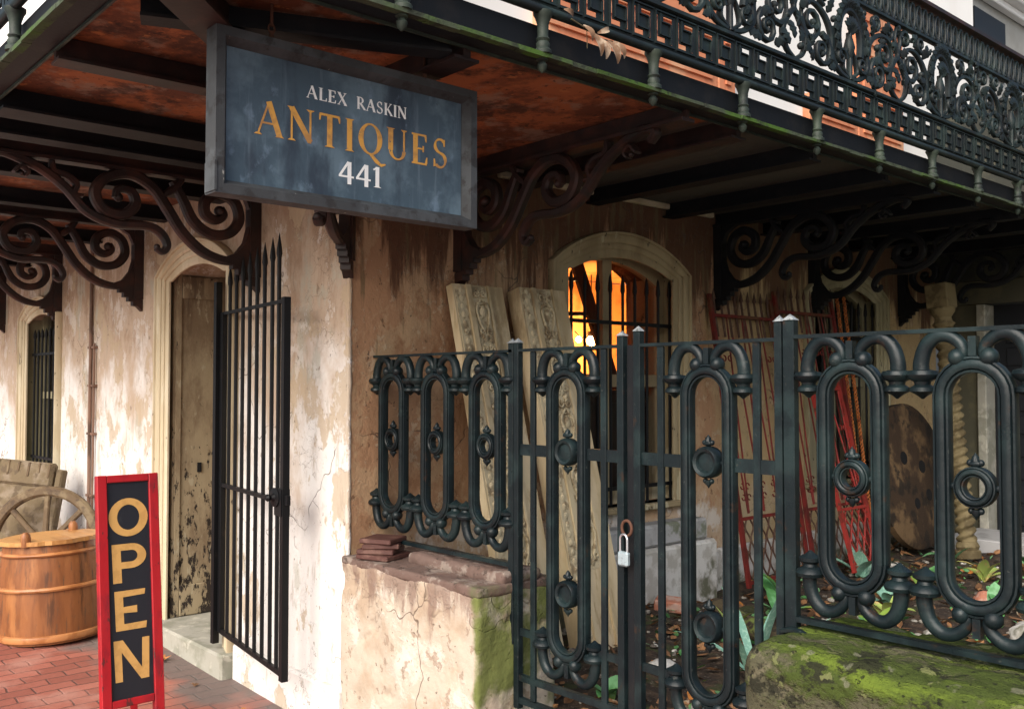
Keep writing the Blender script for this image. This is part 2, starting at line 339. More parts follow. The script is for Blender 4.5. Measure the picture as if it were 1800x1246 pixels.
M['brown_slab'] = material('brown_slab', (0.045, 0.026, 0.014, 1), [dict(color=(0.17, 0.105, 0.05, 1), scale=4, lo=0.48, hi=0.62, amt=0.8), dict(color=(0.018, 0.013, 0.009, 1), scale=6, lo=0.53, hi=0.60, amt=0.9, seed=4)], rough=0.85, bump=[(10, (1, 1, 1), 0.8, 0.015)])
M['red_iron'] = material('red_iron', (0.14, 0.017, 0.014, 1), [dict(color=(0.06, 0.014, 0.011, 1), scale=9, lo=0.46, hi=0.62, amt=0.8), dict(color=(0.11, 0.05, 0.025, 1), scale=7, lo=0.54, hi=0.66, amt=0.9, z=(1.5, 2.3), zamt=0.10, ztop=0.16, seed=4)], rough=0.6, spec=0.25, bump=[(50, (1, 1, 1), 0.4, 0.002)])
M['bright_red_iron'] = material('bright_red_iron', (0.30, 0.028, 0.022, 1), [dict(color=(0.15, 0.018, 0.014, 1), scale=9, lo=0.48, hi=0.62, amt=0.8), dict(color=(0.08, 0.035, 0.02, 1), scale=26, lo=0.58, hi=0.62, amt=0.9, seed=5)], rough=0.5, bump=[(50, (1, 1, 1), 0.4, 0.002)])
M['brown_iron'] = material('brown_iron', (0.065, 0.030, 0.018, 1), [dict(color=(0.12, 0.075, 0.045, 1), scale=12, lo=0.5, hi=0.62, amt=0.8)], rough=0.7, bump=[(50, (1, 1, 1), 0.4, 0.002)])
M['orange_rust'] = material('orange_rust', (0.42, 0.13, 0.03, 1), [dict(color=(0.20, 0.05, 0.02, 1), scale=20, lo=0.5, hi=0.6, amt=0.8)], rough=0.7)
M['sign_board'] = material('sign_board', (0.055, 0.088, 0.118, 1), [
    dict(color=(0.14, 0.19, 0.235, 1), scale=9, stretch=(1, 3.5, 0.22), lo=0.55, hi=0.70, amt=0.5, seed=44, nr=0.7),
    dict(color=(0.125, 0.185, 0.230, 1), scale=6, lo=0.44, hi=0.66, amt=0.85),
    dict(color=(0.022, 0.032, 0.05, 1), scale=5, stretch=(1, 1.6, 0.6), lo=0.50, hi=0.68, amt=0.8, seed=4),
    dict(color=(0.17, 0.24, 0.32, 1), scale=15, stretch=(1, 1, 0.7), lo=0.60, hi=0.72, amt=0.55, seed=8),
    dict(color=(0.010, 0.012, 0.016, 1), scale=34, lo=0.71, hi=0.74, amt=0.7, seed=12)], rough=0.62, bump=[(14, (1, 1, 1), 0.25, 0.004), (80, (1, 1, 1), 0.2, 0.001)])
M['sign_frame'] = material('sign_frame', (0.040, 0.043, 0.046, 1), [
    dict(color=(0.070, 0.078, 0.084, 1), scale=8, lo=0.48, hi=0.64, amt=0.7),
    dict(color=(0.022, 0.020, 0.020, 1), scale=18, lo=0.53, hi=0.64, amt=0.8, seed=4),
    dict(color=(0.34, 0.33, 0.30, 1), scale=45, stretch=(1, 1, 0.4), lo=0.70, hi=0.73, amt=0.8, seed=8)], rough=0.7, bump=[(30, (1, 1, 1), 0.5, 0.003)])
M['gold_letter'] = material('gold_letter', (0.66, 0.34, 0.07, 1), [dict(color=(0.40, 0.20, 0.07, 1), scale=14, lo=0.46, hi=0.62, amt=0.85), dict(color=(0.06, 0.09, 0.12, 1), scale=70, stretch=(1, 1, 0.5), lo=0.60, hi=0.63, amt=0.85, seed=9, nr=0.7)], rough=0.6)
M['white_letter'] = material('white_letter', (0.86, 0.86, 0.84, 1), [dict(color=(0.6, 0.62, 0.64, 1), scale=20, lo=0.55, hi=0.7, amt=0.5)], rough=0.6)
M['open_gold'] = material('open_gold', (0.55, 0.32, 0.10, 1), [dict(color=(0.44, 0.25, 0.075, 1), scale=25, lo=0.46, hi=0.62, amt=0.7)], rough=0.55)
M['open_black'] = material('open_black', (0.012, 0.014, 0.020, 1), [dict(color=(0.035, 0.038, 0.045, 1), scale=12, stretch=(1, 1, 0.4), lo=0.55, hi=0.7, amt=0.7)], rough=0.5, bump=[(40, (1, 1, 0.4), 0.3, 0.001)])
M['open_red'] = material('open_red', (0.36, 0.008, 0.014, 1), [dict(color=(0.17, 0.006, 0.014, 1), scale=9, stretch=(1, 1, 0.5), lo=0.48, hi=0.66, amt=0.85), dict(color=(0.06, 0.02, 0.018, 1), scale=34, stretch=(1, 1, 0.35), lo=0.63, hi=0.66, amt=0.85, seed=7)], rough=0.5, rough_var=0.12, bump=[(40, (1, 1, 0.3), 0.4, 0.002)])
M['brown_tile'] = material('brown_tile', (0.085, 0.035, 0.028, 1), [dict(color=(0.16, 0.085, 0.065, 1), scale=14, lo=0.5, hi=0.64, amt=0.8)], rough=0.6, bump=[(20, (1, 1, 1), 0.5, 0.004)])
M['cap_sky_glint'] = material('cap_sky_glint', (0.24, 0.26, 0.27, 1), [dict(color=(0.10, 0.11, 0.11, 1), scale=60, lo=0.5, hi=0.6)], rough=0.4, spec=0.5)  # pale cap colour paints the sky's reflection onto the post tips
M['steel'] = material('steel', (0.62, 0.64, 0.66, 1), [], rough=0.3, metal=0.9)
M['lock_body'] = material('lock_body', (0.42, 0.52, 0.56, 1), [dict(color=(0.30, 0.36, 0.38, 1), scale=60, lo=0.5, hi=0.65)], rough=0.4, metal=0.5)
M['rust'] = material('rust', (0.085, 0.035, 0.02, 1), [dict(color=(0.08, 0.035, 0.02, 1), scale=40, lo=0.45, hi=0.6)], rough=0.8, bump=[(80, (1, 1, 1), 0.6, 0.002)])
M['leaf_green'] = material('leaf_green', (0.065, 0.21, 0.06, 1), [dict(color=(0.16, 0.36, 0.17, 1), scale=9, lo=0.45, hi=0.6), dict(color=(0.20, 0.30, 0.05, 1), scale=4, lo=0.55, hi=0.62, seed=5)], rough=0.4, spec=0.5)
M['leaf_silver'] = material('leaf_silver', (0.20, 0.40, 0.30, 1), [dict(color=(0.32, 0.52, 0.42, 1), scale=30, stretch=(3, 3, 0.3), lo=0.5, hi=0.6)], rough=0.4, spec=0.5)
M['leaf_yellow'] = material('leaf_yellow', (0.36, 0.46, 0.12, 1), [dict(color=(0.50, 0.40, 0.16, 1), scale=14, lo=0.5, hi=0.6)], rough=0.5)
M['dry_leaf'] = material('dry_leaf', (0.13, 0.065, 0.03, 1), [dict(color=(0.30, 0.15, 0.065, 1), scale=8, lo=0.48, hi=0.56), dict(color=(0.38, 0.30, 0.20, 1), scale=11, lo=0.58, hi=0.62, seed=4), dict(color=(0.42, 0.16, 0.03, 1), scale=7, lo=0.62, hi=0.66, seed=9)], rough=0.75)
M['pebble'] = material('pebble', (0.30, 0.28, 0.24, 1), [dict(color=(0.10, 0.085, 0.07, 1), scale=7, lo=0.45, hi=0.55), dict(color=(0.6, 0.58, 0.52, 1), scale=9, lo=0.6, hi=0.63, seed=4)], rough=0.85)
M['log_bark'] = material('log_bark', (0.085, 0.065, 0.035, 1), [dict(color=(0.13, 0.17, 0.04, 1), scale=6, lo=0.48, hi=0.58), dict(color=(0.03, 0.022, 0.015, 1), scale=14, lo=0.53, hi=0.62, seed=4)], rough=0.95, bump=[(20, (1, 1, 1), 1.0, 0.01)])
M['dark_wall'] = material('dark_wall', (0.030, 0.032, 0.026, 1), [dict(color=(0.075, 0.075, 0.05, 1), scale=4, lo=0.5, hi=0.65, amt=0.8)], rough=0.9)
M['olive_wall'] = material('olive_wall', (0.075, 0.072, 0.048, 1), [dict(color=(0.12, 0.11, 0.065, 1), scale=4, lo=0.5, hi=0.65, amt=0.8)], rough=0.9, bump=[(18, (1, 1, 1), 0.4, 0.006)])
M['black_door'] = material('black_door', (0.008, 0.010, 0.014, 1), [], rough=0.5)
M['black_void'] = material('black_void', (0.006, 0.006, 0.007, 1), [], rough=0.8)
M['interior_wall'] = material('interior_wall', (0.85, 0.55, 0.27, 1), [dict(color=(0.55, 0.25, 0.09, 1), scale=2.4, lo=0.45, hi=0.62, amt=0.8)], rough=0.9)
M['interior_wood'] = material('interior_wood', (0.016, 0.008, 0.006, 1), [dict(color=(0.04, 0.012, 0.009, 1), scale=5, lo=0.45, hi=0.62)], rough=0.45)
M['interior_white'] = material('interior_white', (0.62, 0.60, 0.58, 1), [dict(color=(0.12, 0.10, 0.09, 1), scale=14, stretch=(1, 1, 0.5), lo=0.5, hi=0.56)], rough=0.6)
M['conduit'] = material('conduit', (0.22, 0.13, 0.09, 1), [dict(color=(0.10, 0.06, 0.04, 1), scale=9, stretch=(1, 1, 0.3), lo=0.5, hi=0.62)], rough=0.6)
M['lamp_glow'] = emit('lamp_glow', (1.0, 0.60, 0.22, 1), 60.0)

# glass with a trace of dirt
def glass(name):
    m = bpy.data.materials.new(name)
    m.use_nodes = True
    t = m.node_tree
    b = t.nodes['Principled BSDF']
    out = t.nodes['Material Output']
    b.inputs['Base Color'].default_value = (0.02, 0.02, 0.02, 1)
    b.inputs['Roughness'].default_value = 0.08
    tr = t.nodes.new('ShaderNodeBsdfTransparent')
    mx = t.nodes.new('ShaderNodeMixShader')
    mx.inputs[0].default_value = 0.14
    t.links.new(tr.outputs[0], mx.inputs[1])
    t.links.new(b.outputs[0], mx.inputs[2])
    t.links.new(mx.outputs[0], out.inputs[0])
    return m
M['glass'] = glass('glass')

# herringbone-free running brick paving for the sloping sidewalk
def paving():
    m = bpy.data.materials.new('brick_paving')
    m.use_nodes = True
    t = m.node_tree
    N, L = t.nodes, t.links
    b = N['Principled BSDF']
    geo = N.new('ShaderNodeNewGeometry')
    mp = N.new('ShaderNodeMapping')
    mp.inputs['Rotation'].default_value = (0, 0, radians(90))
    L.new(geo.outputs['Position'], mp.inputs[0])
    wn = N.new('ShaderNodeTexNoise')
    wn.inputs['Scale'].default_value = 6
    L.new(mp.outputs[0], wn.inputs[0])
    vm = N.new('ShaderNodeVectorMath')
    vm.operation = 'MULTIPLY_ADD'
    L.new(wn.outputs['Color'], vm.inputs[0])
    vm.inputs[1].default_value = (0.03, 0.03, 0)
    L.new(mp.outputs[0], vm.inputs[2])
    br = N.new('ShaderNodeTexBrick')
    br.inputs['Scale'].default_value = 1.0
    br.inputs['Brick Width'].default_value = 0.205
    br.inputs['Row Height'].default_value = 0.098
    br.inputs['Mortar Size'].default_value = 0.006
    br.inputs['Mortar Smooth'].default_value = 0.6
    br.inputs['Color1'].default_value = (0.34, 0.115, 0.080, 1)
    br.inputs['Color2'].default_value = (0.23, 0.070, 0.048, 1)
    br.inputs['Mortar'].default_value = (0.10, 0.045, 0.035, 1)
    L.new(vm.outputs[0], br.inputs[0])
    n = N.new('ShaderNodeTexNoise')
    n.inputs['Scale'].default_value = 3
    n.inputs['Detail'].default_value = 6
    L.new(geo.outputs['Position'], n.inputs[0])
    r = N.new('ShaderNodeMapRange')
    r.inputs['From Min'].default_value = 0.5
    r.inputs['From Max'].default_value = 0.65
    L.new(n.outputs['Fac'], r.inputs['Value'])
    mx = N.new('ShaderNodeMix')
    mx.data_type = 'RGBA'
    L.new(r.outputs[0], mx.inputs[0])
    L.new(br.outputs['Color'], mx.inputs[6])
    mx.inputs[7].default_value = (0.36, 0.17, 0.13, 1)
    # grey worn patch by the wall
    n2 = N.new('ShaderNodeTexNoise')
    n2.inputs['Scale'].default_value = 2.2
    L.new(geo.outputs['Position'], n2.inputs[0])
    sx = N.new('ShaderNodeSeparateXYZ')
    L.new(geo.outputs['Position'], sx.inputs[0])
    r3 = N.new('ShaderNodeMapRange')
    r3.inputs['From Min'].default_value = -0.75
    r3.inputs['From Max'].default_value = -0.15
    r3.inputs['To Min'].default_value = -0.3
    r3.inputs['To Max'].default_value = 0.12
    L.new(sx.outputs[1], r3.inputs['Value'])
    ad = N.new('ShaderNodeMath')
    L.new(r3.outputs[0], ad.inputs[0])
    L.new(n2.outputs['Fac'], ad.inputs[1])
    r4 = N.new('ShaderNodeMapRange')
    r4.inputs['From Min'].default_value = 0.45
    r4.inputs['From Max'].default_value = 0.58
    r4.inputs['To Max'].default_value = 0.85
    L.new(ad.outputs[0], r4.inputs['Value'])
    mx2 = N.new('ShaderNodeMix')
    mx2.data_type = 'RGBA'
    L.new(r4.outputs[0], mx2.inputs[0])
    L.new(mx.outputs[2], mx2.inputs[6])
    mx2.inputs[7].default_value = (0.13, 0.115, 0.105, 1)
    L.new(mx2.outputs[2], b.inputs['Base Color'])
    b.inputs['Roughness'].default_value = 0.62
    bp = N.new('ShaderNodeBump')
    bp.inputs['Strength'].default_value = 0.7
    bp.inputs['Distance'].default_value = 0.006
    bp.invert = True
    L.new(br.outputs['Fac'], bp.inputs['Height'])
    bp2 = N.new('ShaderNodeBump')
    bp2.inputs['Strength'].default_value = 0.4
    bp2.inputs['Distance'].default_value = 0.01
    n3 = N.new('ShaderNodeTexNoise')
    n3.inputs['Scale'].default_value = 25
    L.new(geo.outputs['Position'], n3.inputs[0])
    L.new(n3.outputs['Fac'], bp2.inputs['Height'])
    L.new(bp.outputs[0], bp2.inputs['Normal'])
    L.new(bp2.outputs[0], b.inputs['Normal'])
    return m
M['paving'] = paving()

# ------------------------------------------------------------------ mesh helpers
class MB:
    def __init__(self):
        self.bm = bmesh.new()

    def poly(self, pts):
        vs = [self.bm.verts.new(p) for p in pts]
        return self.bm.faces.new(vs)

    def hexa(self, p):
        v = [self.bm.verts.new(q) for q in p]
        for f in ((0, 3, 2, 1), (4, 5, 6, 7), (0, 1, 5, 4), (1, 2, 6, 5), (2, 3, 7, 6), (3, 0, 4, 7)):
            self.bm.faces.new([v[i] for i in f])
        return v

    def box(self, x0, x1, y0, y1, z0, z1, mat=None, bev=0.0):
        p = [V((x0, y0, z0)), V((x1, y0, z0)), V((x1, y1, z0)), V((x0, y1, z0)), V((x0, y0, z1)), V((x1, y0, z1)), V((x1, y1, z1)), V((x0, y1, z1))]
        if mat is not None:
            p = [mat @ q for q in p]
        v = self.hexa(p)
        if bev > 0:
            es = set()
            for q in v:
                for e in q.link_edges:
                    es.add(e)
            bmesh.ops.bevel(self.bm, geom=list(es), offset=bev, segments=1, affect='EDGES')

    def beam(self, a, b, w, h, up=V((0, 0, 1))):
        """box bar from a to b, w across, h along 'up'"""
        a, b = V(a), V(b)
        d = (b - a).normalized()
        s = d.cross(V(up))
        if s.length < 1e-6:
            s = d.cross(V((1, 0, 0)))
        s.normalize()
        u = s.cross(d)
        s *= w / 2
        u *= h / 2
        self.hexa([a - s - u, a + s - u, a + s + u, a - s + u, b - s - u, b + s - u, b + s + u, b - s + u][:4] + [b - s - u, b + s - u, b + s + u, b - s + u])

    def sweep(self, pts, n, prof, scale=None, closed=False):
        """sweep profile (list of (a,b)) along pts lying in a plane with normal n; a in-plane, b along n"""
        pts = [V(p) for p in pts]
        n = V(n).normalized()
        k = len(pts)
        rings = []
        for i, p in enumerate(pts):
            if closed:
                t = pts[(i + 1) % k] - pts[i - 1]
            else:
                t = pts[min(i + 1, k - 1)] - pts[max(i - 1, 0)]
            if t.length < 1e-9:
                t = V((0, 0, 1))
            t.normalize()
            bvec = n.cross(t).normalized()
            s = 1.0 if scale is None else (scale[i] if not callable(scale) else scale(i / (k - 1)))
            rings.append([self.bm.verts.new(p + bvec * (a * s) + n * (b_ * (1.0 if scale is None else (0.5 + 0.5 * s)))) for a, b_ in prof])
        m = len(prof)
        rng = range(k if closed else k - 1)
        for i in rng:
            r0, r1 = rings[i], rings[(i + 1) % k]
            for j in range(m):
                self.bm.faces.new([r0[j], r0[(j + 1) % m], r1[(j + 1) % m], r1[j]])
        if not closed:
            self.bm.faces.new(rings[0][::-1])
            self.bm.faces.new(rings[-1])

    def tube(self, pts, r, seg=8):
        """round tube along arbitrary 3D points, r number or list"""
        pts = [V(p) for p in pts]
        k = len(pts)
        rings = []
        prev = None
        for i, p in enumerate(pts):
            t = (pts[min(i + 1, k - 1)] - pts[max(i - 1, 0)]).normalized()
            if prev is None:
                a = t.cross(V((0, 0, 1)))
                if a.length < 1e-3:
                    a = t.cross(V((1, 0, 0)))
            else:
                a = prev - t * prev.dot(t)
            a.normalize()
            prev = a
            b = t.cross(a)
            rr = r[i] if isinstance(r, (list, tuple)) else r
            rings.append([self.bm.verts.new(p + a * rr * cos(2 * pi * j / seg) + b * rr * sin(2 * pi * j / seg)) for j in range(seg)])
        for i in range(k - 1):
            for j in range(seg):
                self.bm.faces.new([rings[i][j], rings[i][(j + 1) % seg], rings[i + 1][(j + 1) % seg], rings[i + 1][j]])
        self.bm.faces.new(rings[0][::-1])
        self.bm.faces.new(rings[-1])

    def lathe(self, c, prof, seg=16, axis='z', mat=None):
        """prof list of (r, h) revolved round axis through c"""
        c = V(c)
        rings = []
        for r, h in prof:
            ring = []
            for j in range(seg):
                a = 2 * pi * j / seg
                if axis == 'z':
                    q = V((r * cos(a), r * sin(a), h))
                elif axis == 'y':
                    q = V((r * cos(a), h, r * sin(a)))
                else:
                    q = V((h, r * cos(a), r * sin(a)))
                if mat is not None:
                    q = mat @ q
                ring.append(self.bm.verts.new(c + q))
            rings.append(ring)
        for i in range(len(rings) - 1):
            for j in range(seg):
                self.bm.faces.new([rings[i][j], rings[i][(j + 1) % seg], rings[i + 1][(j + 1) % seg], rings[i + 1][j]])
        self.bm.faces.new(rings[0][::-1])
        self.bm.faces.new(rings[-1])

    def ball(self, c, r, sx=1, sy=1, sz=1, u=10, v=7):
        m = Matrix.Translation(V(c)) @ Matrix.Diagonal((sx, sy, sz, 1))
        bmesh.ops.create_uvsphere(self.bm, u_segments=u, v_segments=v, radius=r, matrix=m)

    def prism(self, poly, frame, depth):
        """poly of (u,v); frame=(origin, U, V, N); extruded by depth along N"""
        o, U, W_, Nn = [V(q) for q in frame]
        a = [self.bm.verts.new(o + U * p[0] + W_ * p[1]) for p in poly]
        b = [self.bm.verts.new(o + U * p[0] + W_ * p[1] + Nn * depth) for p in poly]
        k = len(poly)
        self.bm.faces.new(a[::-1])
        self.bm.faces.new(b)
        for i in range(k):
            self.bm.faces.new([a[i], a[(i + 1) % k], b[(i + 1) % k], b[i]])

    def build(self, name, mat, parent=None, smooth=0, loc=None, world=True):
        """mesh coordinates are world coordinates unless world=False"""
        bmesh.ops.recalc_face_normals(self.bm, faces=self.bm.faces[:])
        me = bpy.data.meshes.new(name)
        off = V((0, 0, 0))
        if parent is not None and world:
            q = parent
            while q is not None:
                off += V(q.location)
                q = q.parent
        elif loc is not None:
            off = V(loc)
        if off.length > 0 and world:
            bmesh.ops.translate(self.bm, verts=self.bm.verts[:], vec=-off)
        self.bm.to_mesh(me)
        self.bm.free()
        me.materials.append(mat if not isinstance(mat, str) else M[mat])
        if smooth:
            for p in me.polygons:
                p.use_smooth = True
            me.set_sharp_from_angle(angle=radians(smooth))
        o = bpy.data.objects.new(name, me)
        C.objects.link(o)
        if parent is not None:
            o.parent = parent
        if loc is not None:
            o.location = loc
        return o

def pieces(mb, name, mat, parent, smooth=0):
    """every loose piece of the mesh becomes an object of its own"""
    bm = mb.bm
    bm.verts.ensure_lookup_table()
    seen, groups = set(), []
    for v in bm.verts:
        if v in seen:
            continue
        st, comp = [v], []
        seen.add(v)
        while st:
            q = st.pop()
            comp.append(q)
            for e in q.link_edges:
                o_ = e.other_vert(q)
                if o_ not in seen:
                    seen.add(o_)
                    st.append(o_)
        groups.append(comp)
    out = []
    for comp in groups:
        m2 = MB()
        mp = {v: m2.bm.verts.new(v.co) for v in comp}
        fs = {f for v in comp for f in v.link_faces}
        for f in fs:
            m2.bm.faces.new([mp[v] for v in f.verts])
        out.append(m2.build(name, mat, parent, smooth=smooth))
    bm.free()
    return out

def thing(name, label, cat, loc=(0, 0, 0), group=None, rot=(0, 0, 0)):
    o = bpy.data.objects.new(name, None)
    o.empty_display_size = 0.1
    C.objects.link(o)
    o.location = loc
    o.rotation_euler = rot
    tag(o, label, cat, group)
    return o

def tag(o, label=None, cat=None, group=None, kind=None):
    if label: o['label'] = label
    if cat: o['category'] = cat
    if group: o['group'] = group
    if kind: o['kind'] = kind
    return o

def inst(o, parent, loc, rot=None):
    c = o.copy()
    C.objects.link(c)
    c.parent = parent
    c.location = loc
    if rot is not None:
        c.rotation_euler = rot
    for ch in o.children:
        g = ch.copy()
        C.objects.link(g)
        g.parent = c
    return c

def spline(pts, n=8, closed=False):
    pts = [V(p) for p in pts]
    k = len(pts)
    out = []
    rng = k if closed else k - 1
    for i in range(rng):
        p1, p2 = pts[i], pts[(i + 1) % k]
        p0 = pts[i - 1] if (closed or i > 0) else p1 * 2 - p2
        p3 = pts[(i + 2) % k] if (closed or i + 2 < k) else p2 * 2 - p1
        for j in range(n):
            t = j / n
            out.append(0.5 * ((2 * p1) + (-p0 + p2) * t + (2 * p0 - 5 * p1 + 4 * p2 - p3) * t * t + (-p0 + 3 * p1 - 3 * p2 + p3) * t ** 3))
    if not closed:
        out.append(pts[-1])
    return out

def rectp(w, t):
    return [(-w / 2, -t / 2), (-w / 2, t / 2), (w / 2, t / 2), (w / 2, -t / 2)]

def ovalp(w, t, k=8):
    return [(w / 2 * cos(2 * pi * i / k + 0.2), t / 2 * sin(2 * pi * i / k + 0.2)) for i in range(k)]

def roundp(w, t):
    return [(-w / 2, -t * .28), (-w / 2, t * .28), (-w * .3, t / 2), (w * .3, t / 2), (w / 2, t * .28), (w / 2, -t * .28), (w * .3, -t / 2), (-w * .3, -t / 2)]

def mouldp(w, t):
    h = [(-.5, .18), (-.46, .34), (-.34, .36), (-.30, .22), (-.24, .44), (-.10, .52), (.10, .52), (.24, .44), (.30, .22), (.34, .36), (.46, .34), (.5, .18)]
    return [(a * w, b * t) for a, b in h] + [(a * w, -b * t) for a, b in reversed(h)]

def archcurve(a0, a1, zs, za, n=14):
    """segmental arch from (a0,zs) over (mid,za) to (a1,zs)"""
    c = (a1 - a0) / 2
    h = za - zs
    R = (c * c + h * h) / (2 * h)
    th = math.asin(min(1, c / R))
    cz = za - R
    mid = (a0 + a1) / 2
    return [(mid + R * sin(-th + 2 * th * i / n), cz + R * cos(-th + 2 * th * i / n)) for i in range(n + 1)]

# ------------------------------------------------------------------ ground and setting
def ground_z(x, y):
    return 0.030 * min(max(-x, 0), 4)

def sheet(name, x0, x1, y0, y1, nx, ny, zf, mat, kind='structure'):
    mb = MB()
    g = [[mb.bm.verts.new((x0 + (x1 - x0) * i / nx, y0 + (y1 - y0) * j / ny, zf(x0 + (x1 - x0) * i / nx, y0 + (y1 - y0) * j / ny))) for j in range(ny + 1)] for i in range(nx + 1)]
    for i in range(nx):
        for j in range(ny):
            mb.bm.faces.new([g[i][j], g[i + 1][j], g[i + 1][j + 1], g[i][j + 1]])
    o = mb.build(name, mat, smooth=60)
    tag(o, kind=kind)
    return o

sheet('ground', -120, 120, -120, 120, 4, 4, lambda x, y: -0.12, 'grey_stone')
sheet('sidewalk', -30, 12, -3.6, 0.0, 84, 6, ground_z, 'paving')
random.seed(4)
_b = [[random.uniform(-1, 1) for _ in range(60)] for _ in range(60)]
def garden_z(x, y):
    return 0.31 + 0.022 * sin(x * 5.1 + 1.0) * sin(y * 4.3) + 0.012 * sin(x * 13 + y * 9)
sheet('garden_soil', 0.0, 9.0, 0.02, 14.0, 90, 140, garden_z, 'soil')

# ------------------------------------------------------------------ the building
bld = thing('antiques_building', 'old corner building with peeling stained stucco walls and arched openings under the iron balcony', 'building', (0, 0, 0))

def wall_part(name, axis, a0, a1, d0, d1, z0, z1, openings, mat):
    """axis 'x': wall runs along x with depth y d0..d1; axis 'y': runs along y with depth x. openings: (o0,o1,zsill,zspring,zapex)"""
    mb = MB()
    def P(a, d, z):
        return V((a, d, z)) if axis == 'x' else V((d, a, z))
    def blk(b0, b1, zz0, zz1):
        mb.hexa([P(b0, d0, zz0), P(b1, d0, zz0), P(b1, d1, zz0), P(b0, d1, zz0), P(b0, d0, zz1), P(b1, d0, zz1), P(b1, d1, zz1), P(b0, d1, zz1)])
    cur = a0
    for (o0, o1, zs, zp, za) in sorted(openings):
        blk(cur, o0, z0, z1)
        if zs > z0:
            blk(o0, o1, z0, zs)
        arc = archcurve(o0, o1, zp, za)
        # lintel
        f0 = [mb.bm.verts.new(P(a, d0, z)) for a, z in arc]
        f1 = [mb.bm.verts.new(P(a, d1, z)) for a, z in arc]
        t0 = [mb.bm.verts.new(P(a, d0, z1)) for a, z in arc]
        t1 = [mb.bm.verts.new(P(a, d1, z1)) for a, z in arc]
        for i in range(len(arc) - 1):
            mb.bm.faces.new([f0[i], f0[i + 1], t0[i + 1], t0[i]])
            mb.bm.faces.new([f1[i + 1], f1[i], t1[i], t1[i + 1]])
            mb.bm.faces.new([f0[i + 1], f0[i], f1[i], f1[i + 1]])
            mb.bm.faces.new([t0[i], t0[i + 1], t1[i + 1], t1[i]])
        cur = o1
    blk(cur, a1, z0, z1)
    return mb.build(name, mat, bld)

WT = 0.45
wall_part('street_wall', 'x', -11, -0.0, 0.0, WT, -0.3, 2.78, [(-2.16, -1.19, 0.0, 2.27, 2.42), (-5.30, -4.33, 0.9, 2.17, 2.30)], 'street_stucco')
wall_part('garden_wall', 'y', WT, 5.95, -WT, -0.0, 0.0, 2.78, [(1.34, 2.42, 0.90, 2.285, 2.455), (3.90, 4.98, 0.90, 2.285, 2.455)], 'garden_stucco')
# the first strip of the garden wall (return of the street wall), worn
mb = MB()
mb.box(-WT + 0.002, 0.002, 0.004, WT, 0.0, 2.775)
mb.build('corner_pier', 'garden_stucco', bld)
# worn rounded arris at the corner
mb = MB()
random.seed(12)
zz = 0.0
pts = []
rr = []
while zz < 2.7:
    pts.append(V((-0.004 + random.uniform(-.002, .002), 0.008 + random.uniform(-.002, .002), zz)))
    rr.append(0.012 + random.uniform(-.002, .003))
    zz += 0.06
mb.tube(pts, rr, 10)
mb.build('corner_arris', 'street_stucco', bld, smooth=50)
# string course under balcony, rough base ledge
mb = MB()
mb.box(0.0, 0.035, 0.9, 2.74, 2.70, 2.735, bev=0.006)
mb.build('string_course', 'cream_paint', bld)
mb = MB()
mb.box(-0.002, 0.13, 1.28, 2.52, 0.66, 0.79, bev=0.015)
mb.build('window_ledge', 'grey_stone', bld)
mb = MB()
mb.box(-0.002, 0.15, 1.24, 2.60, 0.25, 0.655, bev=0.02)
mb.build('window_footing', 'white_stone', bld)
mb = MB()
mb.box(-0.002, 0.05, 2.62, 5.9, 0.2, 0.56, bev=0.015)
mb.build('wall_base', 'white_stone', bld)

def arch_frame(mb, axis, a0, a1, zb, zp, za, d, wdt, thk, sgn):
    """moulded frame round an arched opening, centre line inset; several stepped mouldings"""
    def P(a, dd, z):
        return V((a, dd, z)) if axis == 'x' else V((dd, a, z))
    n = V((0, 1, 0)) if axis == 'x' else V((1, 0, 0))
    for (ins, w_, t_, off) in ((0.0, wdt * 0.42, thk, 0), (wdt * 0.34, wdt * 0.30, thk * 0.7, 0.0), (wdt * 0.66, wdt * 0.42, thk * 0.45, 0.0), (-wdt * .22, wdt * 0.16, thk * 1.25, 0)):
        arc = archcurve(a0 + ins, a1 - ins, zp - ins * 0.25, za - ins, 18)
        path = [P(a0 + ins, d + sgn * t_ / 2, zb)] + [P(a0 + ins, d + sgn * t_ / 2, zb + (zp - zb) * k / 4) for k in range(1, 4)]
        path += [P(a, d + sgn * t_ / 2, z) for a, z in arc]
        path += [P(a1 - ins, d + sgn * t_ / 2, zb + (zp - zb) * k / 4) for k in (3, 2, 1)] + [P(a1 - ins, d + sgn * t_ / 2, zb)]
        mb.sweep(path, n, roundp(w_, t_))

# -- doorway
mb = MB()
arch_frame(mb, 'x', -2.19, -1.16, 0.16, 2.28, 2.44, 0.004, 0.13, 0.045, -1)
mb.build('door_frame', 'cream_paint', bld, smooth=40)
mb = MB()
mb.box(-2.158, -2.10, 0.03, 0.62, 0.15, 2.42, bev=0.004)
mb.box(-2.10, -2.088, 0.045, 0.075, 0.17, 2.40)
mb.box(-2.10, -2.088, 0.33, 0.365, 0.17, 2.40, bev=0.002)
mb.box(-2.10, -2.085, 0.08, 0.33, 0.17, 0.36, bev=0.004)
mb.box(-2.10, -2.085, 0.08, 0.33, 2.16, 2.30, bev=0.004)
mb.box(-1.25, -1.192, 0.03, 0.62, 0.15, 2.42, bev=0.004)
j = mb.build('door_jamb', 'peeling_paint', bld)
mb = MB()
mb.box(-2.098, -2.090, 0.19, 0.215, 1.06, 1.12)
mb.build('keyhole', 'black_void', j)
mb = MB()
mb.box(-2.098, -1.252, 0.60, 0.66, 0.17, 2.5)
